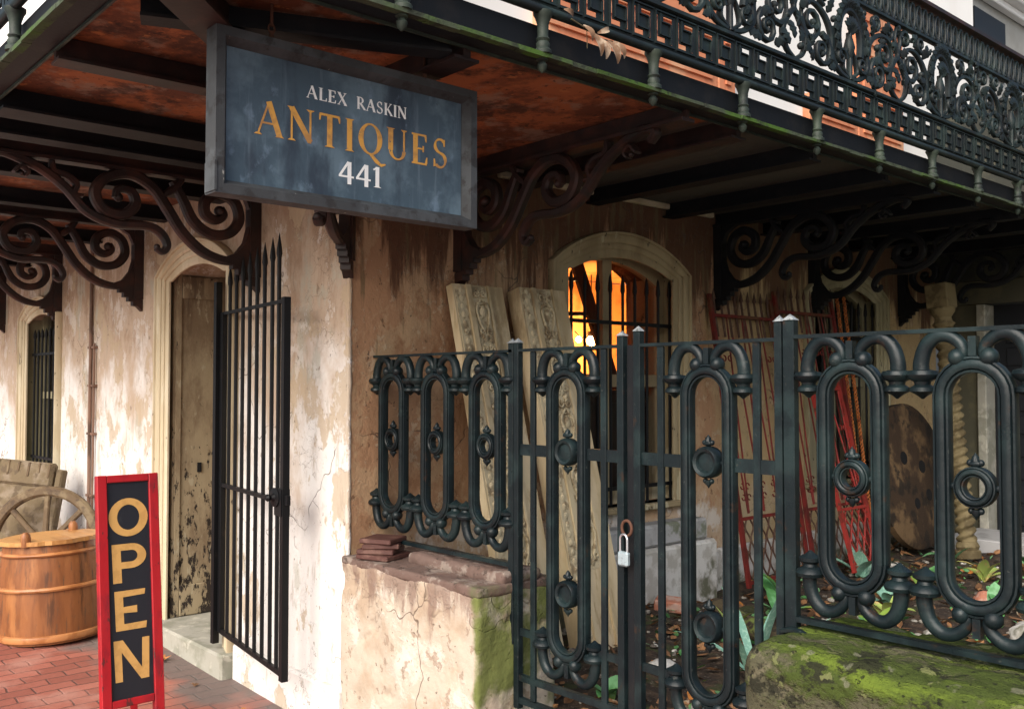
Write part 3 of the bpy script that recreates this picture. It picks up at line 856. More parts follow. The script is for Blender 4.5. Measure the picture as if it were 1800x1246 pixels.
for (z0, z1) in ((0.30, 1.0), (1.15, 2.2)):
    mb.box(-2.02, -1.72, 0.585, 0.60, z0, z1, bev=0.006)
    mb.box(-1.63, -1.33, 0.585, 0.60, z0, z1, bev=0.006)
d_ = mb.build('door', 'peeling_paint', bld)
mb = MB()
mb.ball((-1.36, 0.57, 1.1), 0.03)
mb.build('knob', 'rust_iron', d_, smooth=60)
mb = MB()
mb.box(-2.24, -1.10, -0.10, 0.66, -0.02, 0.165, bev=0.012)
mb.build('doorstep', 'doorstep_stone', bld)
mb = MB()
mb.box(-1.10, -0.02, -0.035, 0.02, -0.05, 0.22, bev=0.012)
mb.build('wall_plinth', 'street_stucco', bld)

def bars_grille(parent, axis, d, a_list, z0, z1, ztip, rails, r=0.009, mat='door_iron'):
    mb = MB()
    def P(a, z):
        return V((a, d, z)) if axis == 'x' else V((d, a, z))
    for a in a_list:
        mb.tube([P(a, z0), P(a, z1)], r, 8)
        mb.lathe(P(a, z1), [(r, -0.005), (r * 1.6, 0.014), (r * 1.45, 0.04), (r * 0.9, ztip - z1 - 0.02), (0.0008, ztip - z1)], 8)
    for z in rails:
        mb.beam(P(a_list[0] - 0.06, z), P(a_list[-1] + 0.06, z), 0.012 if axis == 'x' else 0.012, 0.022)
    return mb.build('window_grille', mat, parent, smooth=40)

# -- lit garden window (axis y, plane x=0)
def garden_window(name, y0, y1, lit):
    f = MB()
    arch_frame(f, 'y', y0 - 0.03, y1 + 0.03, 0.90, 2.29, 2.475, -0.004, 0.13, 0.04, 1)
    fo = f.build(name, 'tan_paint' if lit else 'old_green_cream', bld, smooth=40)
    if not lit:
        fo['label'] = 'darker greenish arched window with its lower half black'
    else:
        fo['label'] = 'arched window glowing orange from inside'
    # sash
    s = MB()
    for (a, b) in ((y0 + 0.0, y0 + 0.075), (y1 - 0.075, y1 - 0.0), ((y0 + y1) / 2 - 0.04, (y0 + y1) / 2 + 0.04)):
        s.box(-0.17, -0.12, a, b, 0.92, 2.47 if a > y0 + .2 and b < y1 - .2 else 2.36)
    s.box(-0.172, -0.118, y0, y1, 1.60, 1.675)
    s.box(-0.172, -0.118, y0, y1, 0.90, 0.99)
    arc = archcurve(y0, y1, 2.285, 2.455, 18)
    top = [V((-0.145, a, z - 0.045)) for a, z in arc]
    s.sweep(top, V((1, 0, 0)), rectp(0.10, 0.052))
    s.build('sash', 'tan_paint' if lit else 'old_green_cream', fo)
    # reveal side boards
    s = MB()
    s.box(-0.40, -0.02, y1 - 0.012, y1 + 0.02, 0.9, 2.33)
    s.box(-0.40, -0.02, y0 - 0.02, y0 + 0.012, 0.9, 2.33)
    s.box(-0.10, 0.05, y0 - 0.06, y1 + 0.06, 0.865, 0.90, bev=0.006)
    s.build('sill', 'tan_paint' if lit else 'old_green_cream', fo)
    g = MB()
    g.box(-0.148, -0.142, y0 + 0.01, y1 - 0.01, 0.95, 2.44)
    g.build('pane', 'glass', fo)
    n = 10
    bars_grille(fo, 'y', -0.045, [y0 + 0.05 + (y1 - y0 - 0.10) * i / (n - 1) for i in range(n)], 0.90, 2.16, 2.27, (1.0, 1.98))
    return fo
garden_window('lit_window', 1.34, 2.42, True)
garden_window('dark_window', 3.90, 4.98, False)

# -- street window
f = MB()
arch_frame(f, 'x', -5.33, -4.30, 0.9, 2.18, 2.32, 0.004, 0.13, 0.045, -1)
fo = f.build('street_window', 'cream_paint', bld, smooth=40)
f = MB()
f.box(-5.30, -5.2, 0.12, 0.18, 0.9, 2.25)
f.box(-4.43, -4.33, 0.12, 0.18, 0.9, 2.25)
f.box(-4.85, -4.79, 0.12, 0.18, 0.9, 2.3)
f.box(-5.3, -4.33, 0.118, 0.182, 1.5, 1.56)
f.box(-5.30, -5.27, 0.01, 0.44, 0.9, 2.2)
f.build('sash', 'old_green_cream', fo)
g = MB()
g.box(-5.29, -4.34, 0.147, 0.153, 0.9, 2.3)
g.build('pane', 'glass', fo)
bars_grille(fo, 'x', 0.05, [-5.2 + 0.11 * i for i in range(8)], 0.92, 2.02, 2.10, (1.0, 1.88))
f = MB()
f.box(-5.30, -4.33, 0.40, 0.44, 0.9, 2.3)
f.build('black_backing', 'black_void', fo)  # plain black panel closing the opening behind the glass

# -- interior rooms (closed boxes)
mb = MB()
mb.box(-3.3, -3.25, 0.71, 5.5, 0.32, 2.72)
mb.box(-3.3, -0.46, 0.66, 0.70, 0.3, 3.0)
mb.box(-0.90, -0.46, 3.6, 3.65, 0.32, 2.72)
mb.box(-0.97, -0.91, 3.6, 5.5, 0.32, 2.72)
mb.box(-3.3, -0.91, 5.51, 5.55, 0.3, 2.72)
mb.box(-3.3, -0.46, 0.7, 5.5, 0.26, 0.30)
mb.box(-3.3, -0.46, 0.7, 5.5, 2.73, 2.76)
room = mb.build('front_room', 'interior_wall', bld)
mb = MB()
mb.box(-0.90, -0.84, 3.66, 5.84, 0.33, 2.69)
mb.box(-0.90, -0.46, 5.85, 5.9, 0.3, 2.69)
mb.box(-0.90, -0.46, 3.66, 5.9, 2.695, 2.72)
mb.build('back_room', 'black_void', bld)
# things inside the lit room; the cabinet is added to black out the lower panes
cab = thing('added_dark_cabinet', 'dark cabinet shape added behind the glass to make the lower half of the lit window black', 'cabinet', (-0.7, 1.9, 0.32))
mb = MB()
mb.box(-0.55, -0.28, 0.75, 3.25, 0.32, 1.58, bev=0.01)
mb.build('carcass', 'interior_wood', cab)
mb = MB()
mb.box(-0.276, -0.26, 1.0, 1.9, 0.4, 1.5, bev=0.004)
mb.box(-0.276, -0.26, 1.95, 2.9, 0.4, 1.5, bev=0.004)
pieces(mb, 'cabinet_door', 'interior_wood', cab)
lad = thing('leaning_ladder', 'dark wooden folding ladder seen inside the lit window', 'ladder', (-1.6, 2.6, 0.32))
mb = MB()
mb.beam((-1.7, 1.9, 2.6), (-1.5, 3.1, 0.9), 0.05, 0.07)
mb.beam((-1.45, 2.95, 2.6), (-1.25, 3.45, 1.0), 0.05, 0.09)
for k in range(6):
    t_ = k / 6 + 0.1
    a_ = V((-1.7, 1.9, 2.6)).lerp(V((-1.5, 3.1, 0.9)), t_)
    b_ = V((-1.45, 2.95, 2.6)).lerp(V((-1.25, 3.45, 1.0)), t_)
    mb.beam(a_, b_, 0.04, 0.03)
mb.build('rungs', 'interior_wood', lad)
fr = thing('stacked_frames', 'pale old frames hung on the back wall inside the lit window', 'frames', (-3.2, 3.4, 1.9))
mb = MB()
for (x, y0, y1, z0, z1) in ((-3.22, 2.5, 2.8, 1.75, 2.35), (-3.22, 2.9, 3.05, 1.7, 2.3), (-3.22, 1.9, 2.25, 1.5, 2.1)):
    mb.box(x, x + .03, y0, y1, z0, z1)
mb.box(-3.24, -3.21, 3.3, 3.75, 1.8, 2.4)
mb.box(-3.24, -3.21, 4.2, 4.6, 1.7, 2.3)
mb.box(-2.9, -2.3, 5.45, 5.49, 1.75, 2.25)
pieces(mb, 'frame_face', 'interior_white', fr)
lmp = thing('glass_lamp', 'bright warm lamp hanging behind the arched window', 'lamp', (-2.8, 4.54, 2.7))
mb = MB()
mb.tube([(-2.8, 4.54, 2.72), (-2.8, 4.54, 2.14)], 0.006)
mb.lathe((-2.8, 4.54, 2.11), [(0.01, 0.04), (0.03, 0.03), (0.035, 0.0), (0.02, -0.02)], 12)
for k in range(5):
    a_ = k * 2 * pi / 5
    mb.tube([(-2.8, 4.54, 2.16), (-2.8 + .1 * cos(a_), 4.54 + .1 * sin(a_), 2.08), (-2.8 + .17 * cos(a_), 4.54 + .17 * sin(a_), 2.16)], 0.006)
mb.build('stem', 'rust_iron', lmp)
mb = MB()
mb.ball((-2.8, 4.54, 2.06), 0.050, u=16, v=10)
mb.ball((-2.86, 4.42, 2.07), 0.030, u=16, v=10)
mb.ball((-2.74, 4.68, 2.07), 0.026, u=16, v=10)
mb.build('bulb', 'lamp_glow', lmp, smooth=60)
pl = bpy.data.lights.new('lamp_light', 'POINT')
pl.energy = 46
pl.color = (1.0, 0.47, 0.14)
pl.shadow_soft_size = 0.08
po = bpy.data.objects.new('lamp_light', pl)
C.objects.link(po)
po.parent = lmp
po.location = (0.02, -0.02, -0.72)

# -- upper storey
mb = MB()
mb.box(-WT, -0.001, 0.0, 6.83, 2.785, 9.0)
mb.box(-11, -WT, 0.0, WT, 2.785, 9.0)
mb.build('upper_wall', 'upper_white', bld)
for (y0, y1, z0, z1) in ((0.0, 0.55, 3.0, 4.9), (1.15, 2.75, 2.81, 4.9), (3.85, 4.55, 2.81, 3.75), (4.56, 5.3, 2.81, 4.75), (2.76, 2.95, 2.81, 3.9)):
    mb = MB()
    mb.box(0.0, 0.06, y0, y1, z0, z1, bev=0.01)
    for k in range(int((z1 - z0) / 0.09)):
        mb.box(0.058, 0.075, y0 + 0.07, y1 - 0.07, z0 + 0.06 + k * 0.09, z0 + 0.11 + k * 0.09)
    mb.build('shutter', 'terracotta', bld)
mb = MB()
mb.box(-4.6, -0.4, -0.05, -0.001, 2.79, 4.9, bev=0.008)
for k in range(20):
    mb.box(-4.5, -0.5, -0.062, -0.049, 2.86 + k * .1, 2.92 + k * .1)
mb.build('dark_upper_panel', 'panel_blue_black', bld)  # dark louvred panel put in to make the upper street wall dark
mb = MB()
mb.box(-6, -0.5, 6.84, 14.0, 0.3, 9.0)
wing = mb.build('rear_wing', 'wing_grey', bld)
mb = MB()
mb.box(-0.52, -0.47, 8.0, 8.81, 5.0, 5.66)
mb.build('window', 'black_door', wing)
mb = MB()
for (o_, z0, z1) in ((-0.40, 5.78, 5.86), (-0.30, 5.865, 5.95), (-0.18, 5.955, 6.06), (-0.05, 6.065, 6.16)):
    mb.box(-0.49, o_, 7.4, 14.0, z0, z1, bev=0.01)
mb.build('cornice', 'upper_white', wing)

# ------------------------------------------------------------------ the back house behind the garden
bh = thing('back_house', 'dim olive rear house with a white door jamb and black doorway beyond the garden', 'house', (2.0, 6.2, 0.3))
mb = MB()
mb.box(0.0, 0.34, 6.0, 6.4, 0.2, 2.30)
mb.box(1.05, 9.0, 6.0, 6.4, 0.2, 2.30)
mb.box(0.0, 9.0, 6.0, 6.4, 2.305, 2.50)
mb.build('wall', 'olive_wall', bh)
mb = MB()
mb.box(-0.4, 9.0, 5.97, 6.5, 2.505, 4.0)
mb.build('upper_wall', 'dark_wall', bh)
mb = MB()
mb.box(0.345, 0.42, 5.95, 6.2, 0.3, 2.295, bev=0.008)
mb.build('door_jamb', 'doorstep_stone', bh)
mb = MB()
mb.box(0.425, 1.045, 6.12, 6.16, 0.3, 2.295)
for k in range(9):
    mb.box(0.53, 1.0, 6.10, 6.12, 0.45 + k * 0.19, 0.60 + k * 0.19, bev=0.004)
mb.build('door', 'black_door', bh)
mb = MB()
mb.box(0.34, 1.6, 5.3, 5.94, 0.25, 0.42, bev=0.01)
mb.build('threshold', 'grey_stone', bh)

# ------------------------------------------------------------------ balcony
D = 1.523
YE = 6.0      # far end along the garden side
XE = -8.0     # far end along the street side
bal = thing('iron_balcony', 'cast iron balcony wrapping the corner, with scroll brackets, key pattern band and mossy green edge', 'balcony', (0, 0, 2.65))
mb = MB()
mb.box(XE, D - 0.055, -D + 0.055, -0.002, 2.735, 2.775)
mb.box(0.002, D - 0.055, 0.0, YE, 2.735, 2.775)
mb.build('deck', 'ceiling_plate', bal)
# edge: mossy flange, upright fascia
mb = MB()
random.seed(3)
def flange(mb, along, o0, o1, a, b):
    n_ = int(abs(b - a) / 0.12)
    for k in range(n_):
        s0 = a + (b - a) * k / n_
        s1 = a + (b - a) * (k + 1) / n_
        e = random.uniform(-.003, .003)
        if along == 'y':
            mb.box(o0 + e, o1 + e, s0, s1, 2.688 + random.uniform(-.002, .002), 2.702)
        else:
            mb.box(s0, s1, o0 + e, o1 + e, 2.688 + random.uniform(-.002, .002), 2.702)
flange(mb, 'y', D - 0.016, D + 0.014, -D - 0.01, YE)
flange(mb, 'x', -D - 0.014, -D + 0.016, D - 0.02, XE)
mb.build('edge_flange', 'mossy_iron', bal)
mb = MB()
mb.box(D - 0.085, D - 0.017, -D + 0.017, YE, 2.691, 2.700)
mb.box(XE, D - 0.086, -D + 0.017, -D + 0.085, 2.691, 2.700)
mb.build('edge_soffit', 'dark_iron', bal)
mb = MB()
mb.box(D - 0.094, D - 0.086, -D + 0.095, YE, 2.682, 2.703)
mb.box(XE, D - 0.087, -D + 0.086, -D + 0.094, 2.682, 2.703)
mb.build('inner_lip', 'post_iron', bal)
mb = MB()
mb.box(D - 0.05, D - 0.035, -D + 0.05, YE, 2.703, 2.808)
mb.box(XE, D - 0.035, -D + 0.035, -D + 0.05, 2.703, 2.808)
mb.build('fascia', 'dark_iron', bal)
# joists
def joist(a, b, w_=0.07, h=0.075, mat='rust_iron', z=2.695, lab=None):
    mb = MB()
    a = V((a[0], a[1], z)); b = V((b[0], b[1], z))
    mb.beam(a, b, w_ * 0.3, h)
    mb.beam(a - V((0, 0, h / 2 + 0.003)), b - V((0, 0, h / 2 + 0.003)), w_, 0.010)
    return mb.build('joist', mat, bal)
joist((0.53, -D + .09), (0.56, -0.60), 0.09)
for x in (-0.18, -0.55, -1.32, -2.15, -3.4, -5.2, -6.2):
    joist((x, -D + .09), (x, -0.002), 0.15 if x == -0.18 else 0.11, 0.09, 'dark_iron')
for y, mt_ in ((-0.45, 'rust_iron'), (1.02, 'rust_iron'), (1.62, 'dark_iron'), (2.30, 'dark_iron'), (3.35, 'dark_iron'), (4.5, 'dark_iron'), (5.2, 'dark_iron')):
    x0 = 0.004 if y > 0 else 0.50
    joist((x0, y), (D - .09, y), 0.10, 0.08, mt_)
joist((0.02, -0.02), (D - .06, -D + .06), 0.12, 0.10, 'rust_iron', z=2.68)
joist((1.05, -1.35), (1.40, -0.50), 0.08, 0.06, 'dark_iron')

def bracket_curves():
    S1 = [(.06, 2.285), (.17, 2.255), (.30, 2.285), (.41, 2.37), (.49, 2.48), (.57, 2.585), (.68, 2.635), (.79, 2.605), (.845, 2.525), (.80, 2.445), (.71, 2.435), (.655, 2.49), (.675, 2.55), (.735, 2.555), (.75, 2.51)]
    S2 = [(.47, 2.63), (.415, 2.54), (.36, 2.44), (.27, 2.385), (.17, 2.40), (.115, 2.475), (.14, 2.565), (.22, 2.60), (.295, 2.56), (.30, 2.49), (.245, 2.46), (.20, 2.49), (.215, 2.53)]
    S3 = [(1.27, 2.60), (1.30, 2.635), (1.25, 2.655), (1.17, 2.635), (1.08, 2.60), (.98, 2.53), (.88, 2.43), (.75, 2.385), (.60, 2.39), (.53, 2.365), (.495, 2.31), (.515, 2.27), (.55, 2.285)]
    S4 = [(1.04, 2.66), (1.03, 2.60), (.97, 2.585), (.93, 2.55), (.94, 2.505), (.90, 2.50)]
    S5 = [(1.20, 2.57), (1.17, 2.60), (1.14, 2.58), (1.15, 2.555)]
    S6 = [(.42, 2.66), (.46, 2.60), (.53, 2.54)]
    return (S1, .050), (S2, .052), (S3, .040), (S4, .028), (S5, .018), (S6, .036)
def bracket_mesh():
    mb = MB()
    n = V((1, 0, 0))
    for cv, wd in bracket_curves():
        p = spline([V((0, -o_, z)) for o_, z in cv], 7)
        k = len(p) - 1
        mb.sweep(p, n, roundp(wd, 0.05), scale=[0.55 + 0.45 * min(1, 4 * min(i / k + .1, 1 - i / k + .02)) for i in range(k + 1)])
    for (o_, z, r_) in ((.735, 2.515, .022), (.222, 2.51, .028), (.545, 2.292, .016), (1.165, 2.568, .012)):
        mb.ball((0, -o_, z), r_, 1.2, 1, 1)
    # wall plate and stepped spandrel
    mb.box(-0.032, 0.032, -0.062, -0.001, 2.18, 2.66)
    mb.prism([(0.003, 2.10), (0.003, 2.175), (0.058, 2.185), (0.058, 2.46), (0.085, 2.36), (.13, 2.30), (.19, 2.275), (.19, 2.238), (.155, 2.238), (.155, 2.216), (.125, 2.216), (.125, 2.188), (.095, 2.188), (.095, 2.162), (.065, 2.162), (.065, 2.135), (.035, 2.13)], (V((-0.024, 0, 0)), V((0, -1, 0)), V((0, 0, 1)), V((1, 0, 0))), 0.048)
    mb.prism([(0.045, 2.50), (0.045, 2.66), (.19, 2.66), (.09, 2.60)], (V((-0.02, 0, 0)), V((0, -1, 0)), V((0, 0, 1)), V((1, 0, 0))), 0.04)
    mb.box(-0.04, 0.04, -D + 0.06, -0.002, 2.645, 2.66)
    mb.box(-0.008, 0.008, -D + 0.06, -0.002, 2.66, 2.73)
    bmesh.ops.translate(mb.bm, verts=mb.bm.verts[:], vec=V((0, 0, -2.65)))
    return mb
b0 = bracket_mesh().build('scroll_bracket', 'rust_iron', bal, smooth=40, world=False)
b0.location = (-0.90, 0, 0)
for i, x in enumerate((-2.57, -4.31, -6.0)):
    inst(b0, bal, (x, 0, 0))
b1 = inst(b0, bal, (0, 0.643, 0), (0, 0, radians(90)))
for y in (2.80, 3.94, 5.3):
    b2 = inst(b1, bal, (0, y, 0), (0, 0, radians(90)))
    b2.data = b2.data.copy() if y == 2.80 else dk
    dk = b2.data
    dk.materials[0] = M['dark_iron']
bd = inst(b0, bal, (0.0, 0.0, 0), (0, 0, radians(45)))

# posts between flange and rail
pm = MB()
pm.lathe((0, 0, 0), [(0.030, 0.0), (0.030, 0.012), (0.022, 0.02), (0.024, 0.034), (0.019, 0.042), (0.024, 0.05), (0.018, 0.058), (0.020, 0.10), (0.027, 0.122), (0.034, 0.134), (0.034, 0.142)], 12)
p0 = pm.build('post', 'post_iron', bal, smooth=40, world=False)
p0.location = (D - 0.006, -D + 0.006, 0.052)
PITCH = 0.565
post_y = [-0.76 + PITCH * k for k in range(-1, 12)]
for y in post_y:
    inst(p0, bal, (D - 0.006, y, 0.052))
for k in range(1, 7):
    inst(p0, bal, (D - 0.006 - PITCH * k, -D + 0.006, 0.052))
pd = MB()
pd.lathe((0, 0, 0), [(0.004, -0.045), (0.014, -0.035), (0.018, -0.02), (0.010, -0.008), (0.02, -0.003), (0.02, 0.0)], 10)
d0 = pd.build('pendant', 'post_iron', bal, smooth=40, world=False)
d0.location = (D - 0.01, post_y[0], 0.036)
for y in post_y[1:]:
    inst(d0, bal, (D - 0.01, y, 0.036))

# rails
def rail_set(name, z, w_, h, mat, roundit=False):
    mb = MB()
    prof = ovalp(w_, h, 12) if roundit else roundp(w_, h)
    prof = [(a, b) for a, b in prof]
    mb.sweep([(D, YE, z), (D, -D, z)], V((0, 0, 1)), prof)
    mb.sweep([(D, -D, z), (XE, -D, z)], V((0, 0, 1)), prof)
    return mb.build(name, mat, bal, smooth=40)
rail_set('bottom_rail', 2.848, 0.036, 0.032, 'balcony_iron', True)
rail_set('key_top_rail', 3.020, 0.038, 0.024, 'balcony_iron')
rail_set('middle_rail', 3.425, 0.034, 0.022, 'balcony_iron')
rail_set('hand_rail', 3.60, 0.065, 0.035, 'rust_iron')

KEY = ["#########",
       "#.##....#",
       "#.#####.#",
       "#.#####.#",
       "#.#####.#",
       "#....##.#",
       "#########"]
KW, KZ0, KZ1 = 0.125, 2.866, 3.008
def key_mesh(n_units):
    mb = MB()
    nr, nc = len(KEY), len(KEY[0])
    cw = KW / nc
    chh = (KZ1 - KZ0) / nr
    for u in range(n_units):
        for r in range(nr):
            c = 0
            while c < nc:
                if KEY[r][c] == '#':
                    c1 = c
                    while c1 < nc and KEY[r][c1] == '#':
                        c1 += 1
                    y0 = u * KW + c * cw
                    y1 = u * KW + c1 * cw
                    z1 = KZ1 - r * chh
                    mb.box(-0.003, 0.003, y0, y1, z1 - chh, z1)
                    c = c1
                else:
                    c += 1
        # raised ribs that draw the key
        y = u * KW
        q = cw
        def rib(a, b):
            mb.beam((0.006, y + a[0] * q, KZ0 + a[1] * chh), (0.006, y + b[0] * q, KZ0 + b[1] * chh), 0.010, 0.0045, up=V((0, 1, 0)) if a[0] == b[0] else V((0, 0, 1)))
        rib((.45, .3), (.45, 6.7)); rib((.7, 6.55), (8.6, 6.55)); rib((.7, .45), (8.6, .45))
        rib((2.4, 2.3), (2.4, 6.2)); rib((2.7, 4.7), (6.3, 4.7)); rib((6.6, .9), (6.6, 4.7)); rib((2.7, 2.3), (6.3, 2.3))
    bmesh.ops.translate(mb.bm, verts=mb.bm.verts[:], vec=V((0, 0, -2.65)))
    return mb
k0 = key_mesh(12).build('key_pattern_panel', 'balcony_iron', bal, world=False)
k0.location = (D, -D + 0.01, 0)
for k in range(1, 5):
    inst(k0, bal, (D, -D + 0.01 + 1.5 * k, 0))
for k in range(0, 3):
    inst(k0, bal, (D - 0.01 - 1.5 * k, -D, 0), (0, 0, radians(90)))

# scroll panel
SP = 0.94
def scroll_mesh(seed):
    rnd = random.Random(seed)
    mb = MB()
    n = V((1, 0, 0))
    W_, z0, z1 = SP, 3.03, 3.415
    H_ = z1 - z0
    def P(u, v, x=0.0):
        return V((x, u * W_, z0 + v * H_))
    def sw(pts, wd, x=0.0, taper=True, th=.026):
        p = spline([P(u, v, x) for u, v in pts], 5)
        k = len(p) - 1
        mb.sweep(p, n, roundp(wd, th), scale=[1.0 if not taper else 0.45 + 0.55 * (1 - abs(2 * i / k - 0.8)) for i in range(k + 1)])
    def spiral(cu, cv, r0, turns, start, dirn, wd, x=0.0):
        pts = []
        m = int(turns * 10)
        for i in range(m + 1):
            t = i / m
            a = start + dirn * turns * 2 * pi * t
            r = r0 * (1 - 0.82 * t)
            pts.append(P(cu, cv, x) + V((0, cos(a) * r, sin(a) * r)))
        mb.sweep(pts, n, roundp(wd, 0.026), scale=[1 - 0.4 * i / m for i in range(m + 1)])
        mb.ball(pts[-1], wd * .62, u=7, v=5)
    def leaf(u, v, ang, ln, wd, x=0.006, lift=.014):
        """lobed leaf, folded along its rib"""
        c = P(u, v, x)
        d = V((0, cos(ang), sin(ang)))
        s = V((0, -sin(ang), cos(ang)))
        def q(a, b, c_):
            return c + d * ln * a + s * wd * b + n * (lift * c_)
        out = [q(0, -.15, 0), q(.2, -.5, .3), q(.33, -.3, .5), q(.5, -.55, .8), q(.62, -.3, .9), q(.8, -.36, 1), q(1, 0, .7), q(.8, .36, 1), q(.62, .3, .9), q(.5, .55, .8), q(.33, .3, .5), q(.2, .5, .3), q(0, .15, 0)]
        va = [mb.bm.verts.new(z_) for z_ in out]
        vb = [mb.bm.verts.new(z_ - n * .007) for z_ in out]
        m1 = mb.bm.verts.new(q(.5, 0, 1.3))
        m2 = mb.bm.verts.new(q(.5, 0, .3))
        K = len(out)
        for i in range(K):
            j_ = (i + 1) % K
            mb.bm.faces.new([va[i], va[j_], m1])
            mb.bm.faces.new([vb[j_], vb[i], m2])
            mb.bm.faces.new([va[i], vb[i], vb[j_], va[j_]])
    # hooded arch with acanthus rim
    arc = [P(.50, .50) + V((0, cos(a) * .105, sin(a) * .150)) for a in [radians(-25 + 230 * i / 18) for i in range(19)]]
    mb.sweep(arc, n, roundp(.036, .030))
    for i in range(1, 18):
        a = radians(-25 + 230 * i / 18)
        q_ = arc[i]
        leaf(q_.y / W_, (q_.z - z0) / H_, a + .5, .060, .045, .012)
    # central spindle
    sw([(.5, .02), (.5, .60)], .022, taper=False)
    mb.lathe(P(.5, .42), [(.006, -.07), (.018, -.045), (.028, 0), (.018, .04), (.006, .07)], 9)
    for a in range(7):
        leaf(.5, .60, radians(30 + a * 20), .075, .034, .01)
    for s_ in (-1, 1):
        sw([(.5 + s_ * .01, .04), (.5 + s_ * .07, .14), (.5 + s_ * .05, .30), (.5 + s_ * .015, .42)], .020)
        # long S scroll running to the side
        sw([(.5 + s_ * .02, .03), (.5 + s_ * .10, .08), (.5 + s_ * .17, .22), (.5 + s_ * .17, .45), (.5 + s_ * .23, .66), (.5 + s_ * .33, .76), (.5 + s_ * .42, .70), (.5 + s_ * .44, .52)], .034)
        spiral(.5 + s_ * .355, .52, .085, 1.5, 0 if s_ > 0 else pi, -s_, .028)
        spiral(.5 + s_ * .27, .22, .080, 1.5, pi / 2, s_, .026, .006)
        spiral(.5 + s_ * .41, .86, .048, 1.3, pi, s_, .020, -.004)
        spiral(.5 + s_ * .10, .24, .045, 1.3, 0, -s_, .018, .010)
        spiral(.5 + s_ * .25, .88, .042, 1.3, -pi / 2, s_, .018, .004)
        # tall curved oval at the bay edge
        sw([(.5 + s_ * .5, .0), (.5 + s_ * .43, .10), (.5 + s_ * .405, .30), (.5 + s_ * .46, .50), (.5 + s_ * .5, .60), (.5 + s_ * .47, .80), (.5 + s_ * .5, 1.0)], .030)
        for (u_, v_, a_, l_) in ((.17, .50, 2.2, .09), (.23, .70, 1.9, .08), (.14, .12, -.4, .08), (.33, .80, .9, .07), (.44, .40, -1.2, .08), (.34, .08, .5, .07), (.47, .62, 2.6, .07), (.20, .34, .3, .08), (.38, .28, -.9, .08)):
            leaf(.5 + s_ * u_, v_, a_ if s_ > 0 else pi - a_, l_, .045, rnd.uniform(.006, .018))
        for i in range(6):
            leaf(.5 + s_ * rnd.uniform(.1, .5), rnd.uniform(.05, .95), rnd.uniform(0, 2 * pi), rnd.uniform(.05, .08), rnd.uniform(.026, .04), rnd.uniform(0, .016))
        for i in range(4):
            mb.ball(P(.5 + s_ * rnd.uniform(.12, .5), rnd.uniform(.05, .95), .006), rnd.uniform(.012, .018), u=8, v=6)
    bmesh.ops.translate(mb.bm, verts=mb.bm.verts[:], vec=V((0, 0, -2.65)))
    return mb
sc = [scroll_mesh(s_).build('scroll_panel', 'balcony_iron', bal, smooth=40, world=False) for s_ in (5, 8)]
sc[0].location = (D, -D + 0.01, 0)
sc[1].location = (D, -D + 0.01 + SP, 0)
for k in range(2, 8):
    inst(sc[k % 2], bal, (D, -D + 0.01 + SP * k, 0))
for k in range(0, 3):
    inst(sc[k % 2], bal, (D - 0.01 - SP * k, -D, 0), (0, 0, radians(90)))
# ring band under hand rail
rb = MB()
for i in range(8):
    y = (i + .5) * PITCH / 8
    ring = [V((0, y + cos(t) * .026, .855 + sin(t) * .066)) for t in [2 * pi * j / 14 for j in range(14)]]
    rb.sweep(ring, V((1, 0, 0)), roundp(.013, .02), closed=True)
    rb.ball((0, y, .855), .014, .6, .8, 1.8, 7, 5)
    rb.ball((0, y + PITCH / 16, .80), .010, 1, 1, 1, 6, 4)
r0 = rb.build('ring_band', 'balcony_iron', bal, smooth=40, world=False)
r0.location = (D, -D + 0.01, 0)
for k in range(1, 13):
    inst(r0, bal, (D, -D + 0.01 + PITCH * k, 0))
for k in range(0, 5):
    inst(r0, bal, (D - 0.01 - PITCH * k, -D, 0), (0, 0, radians(90)))

# ------------------------------------------------------------------ fences and gates (plane y = 0.15)
FY = 0.15
def oval_panel(zt, zb, solid, rosettes, wy=0.035):
    """cast panel: tall moulded ring, twin horns with balls and caps above and below; local origin at (0,0,0), z absolute"""
    mb = MB()
    n = V((0, 1, 0))
    hw = 0.082
    R_ = hw
    path = []
    m = 12
    for i in range(m + 1):
        a = pi * i / m
        path.append(V((R_ * cos(a), 0, zt - R_ + R_ * 0.98 * sin(a))))
    for k in range(1, 6):
        path.append(V((-R_, 0, zt - R_ + (zb + R_ - zt + R_) * k / 6)))
    for i in range(m + 1):
        a = pi + pi * i / m
        path.append(V((R_ * cos(a), 0, zb + R_ + R_ * 0.98 * sin(a))))
    for k in range(1, 6):
        path.append(V((R_, 0, zb + R_ + (zt - R_ - zb - R_) * k / 6)))
    mb.sweep(path, n, mouldp(0.044, 0.042), closed=True)
    for sgn, ze in ((1, zt), (-1, zb)):
        for s in (-1, 1):
            # horn: from the cap over to the ball in the middle
            cp = [(.136, -.052), (.137, -.018), (.124, .024), (.096, .050), (.062, .050), (.034, .030), (.026, .004), (.040, -.010)]
            p = spline([V((s * a, 0, ze + sgn * (b + 0.022))) for a, b in cp], 5)
            k = len(p) - 1
            mb.sweep(p, n, ovalp(0.043, 0.036, 12), scale=[1.05 - 0.42 * (i / k) for i in range(k + 1)])
            mb.ball((s * .040, -0.004, ze + sgn * .016), 0.0235, 1, 1.1, 1, 14, 9)
            # caps
            zc = ze - sgn * 0.028
            mb.lathe((s * .134, 0, zc), [(.020, sgn * .014), (.038, sgn * .010), (.042, 0), (.037, -sgn * .010), (.022, -sgn * .018), (.020, -sgn * .026), (.032, -sgn * .034), (.033, -sgn * .044), (.018, -sgn * .052), (.012, -sgn * .056), (.003, -sgn * .064)], 14)
        mb.box(-0.010, 0.010, -0.012, 0.012, min(ze + sgn * .02, ze + sgn * .07), max(ze + sgn * .02, ze + sgn * .07))
    return mb

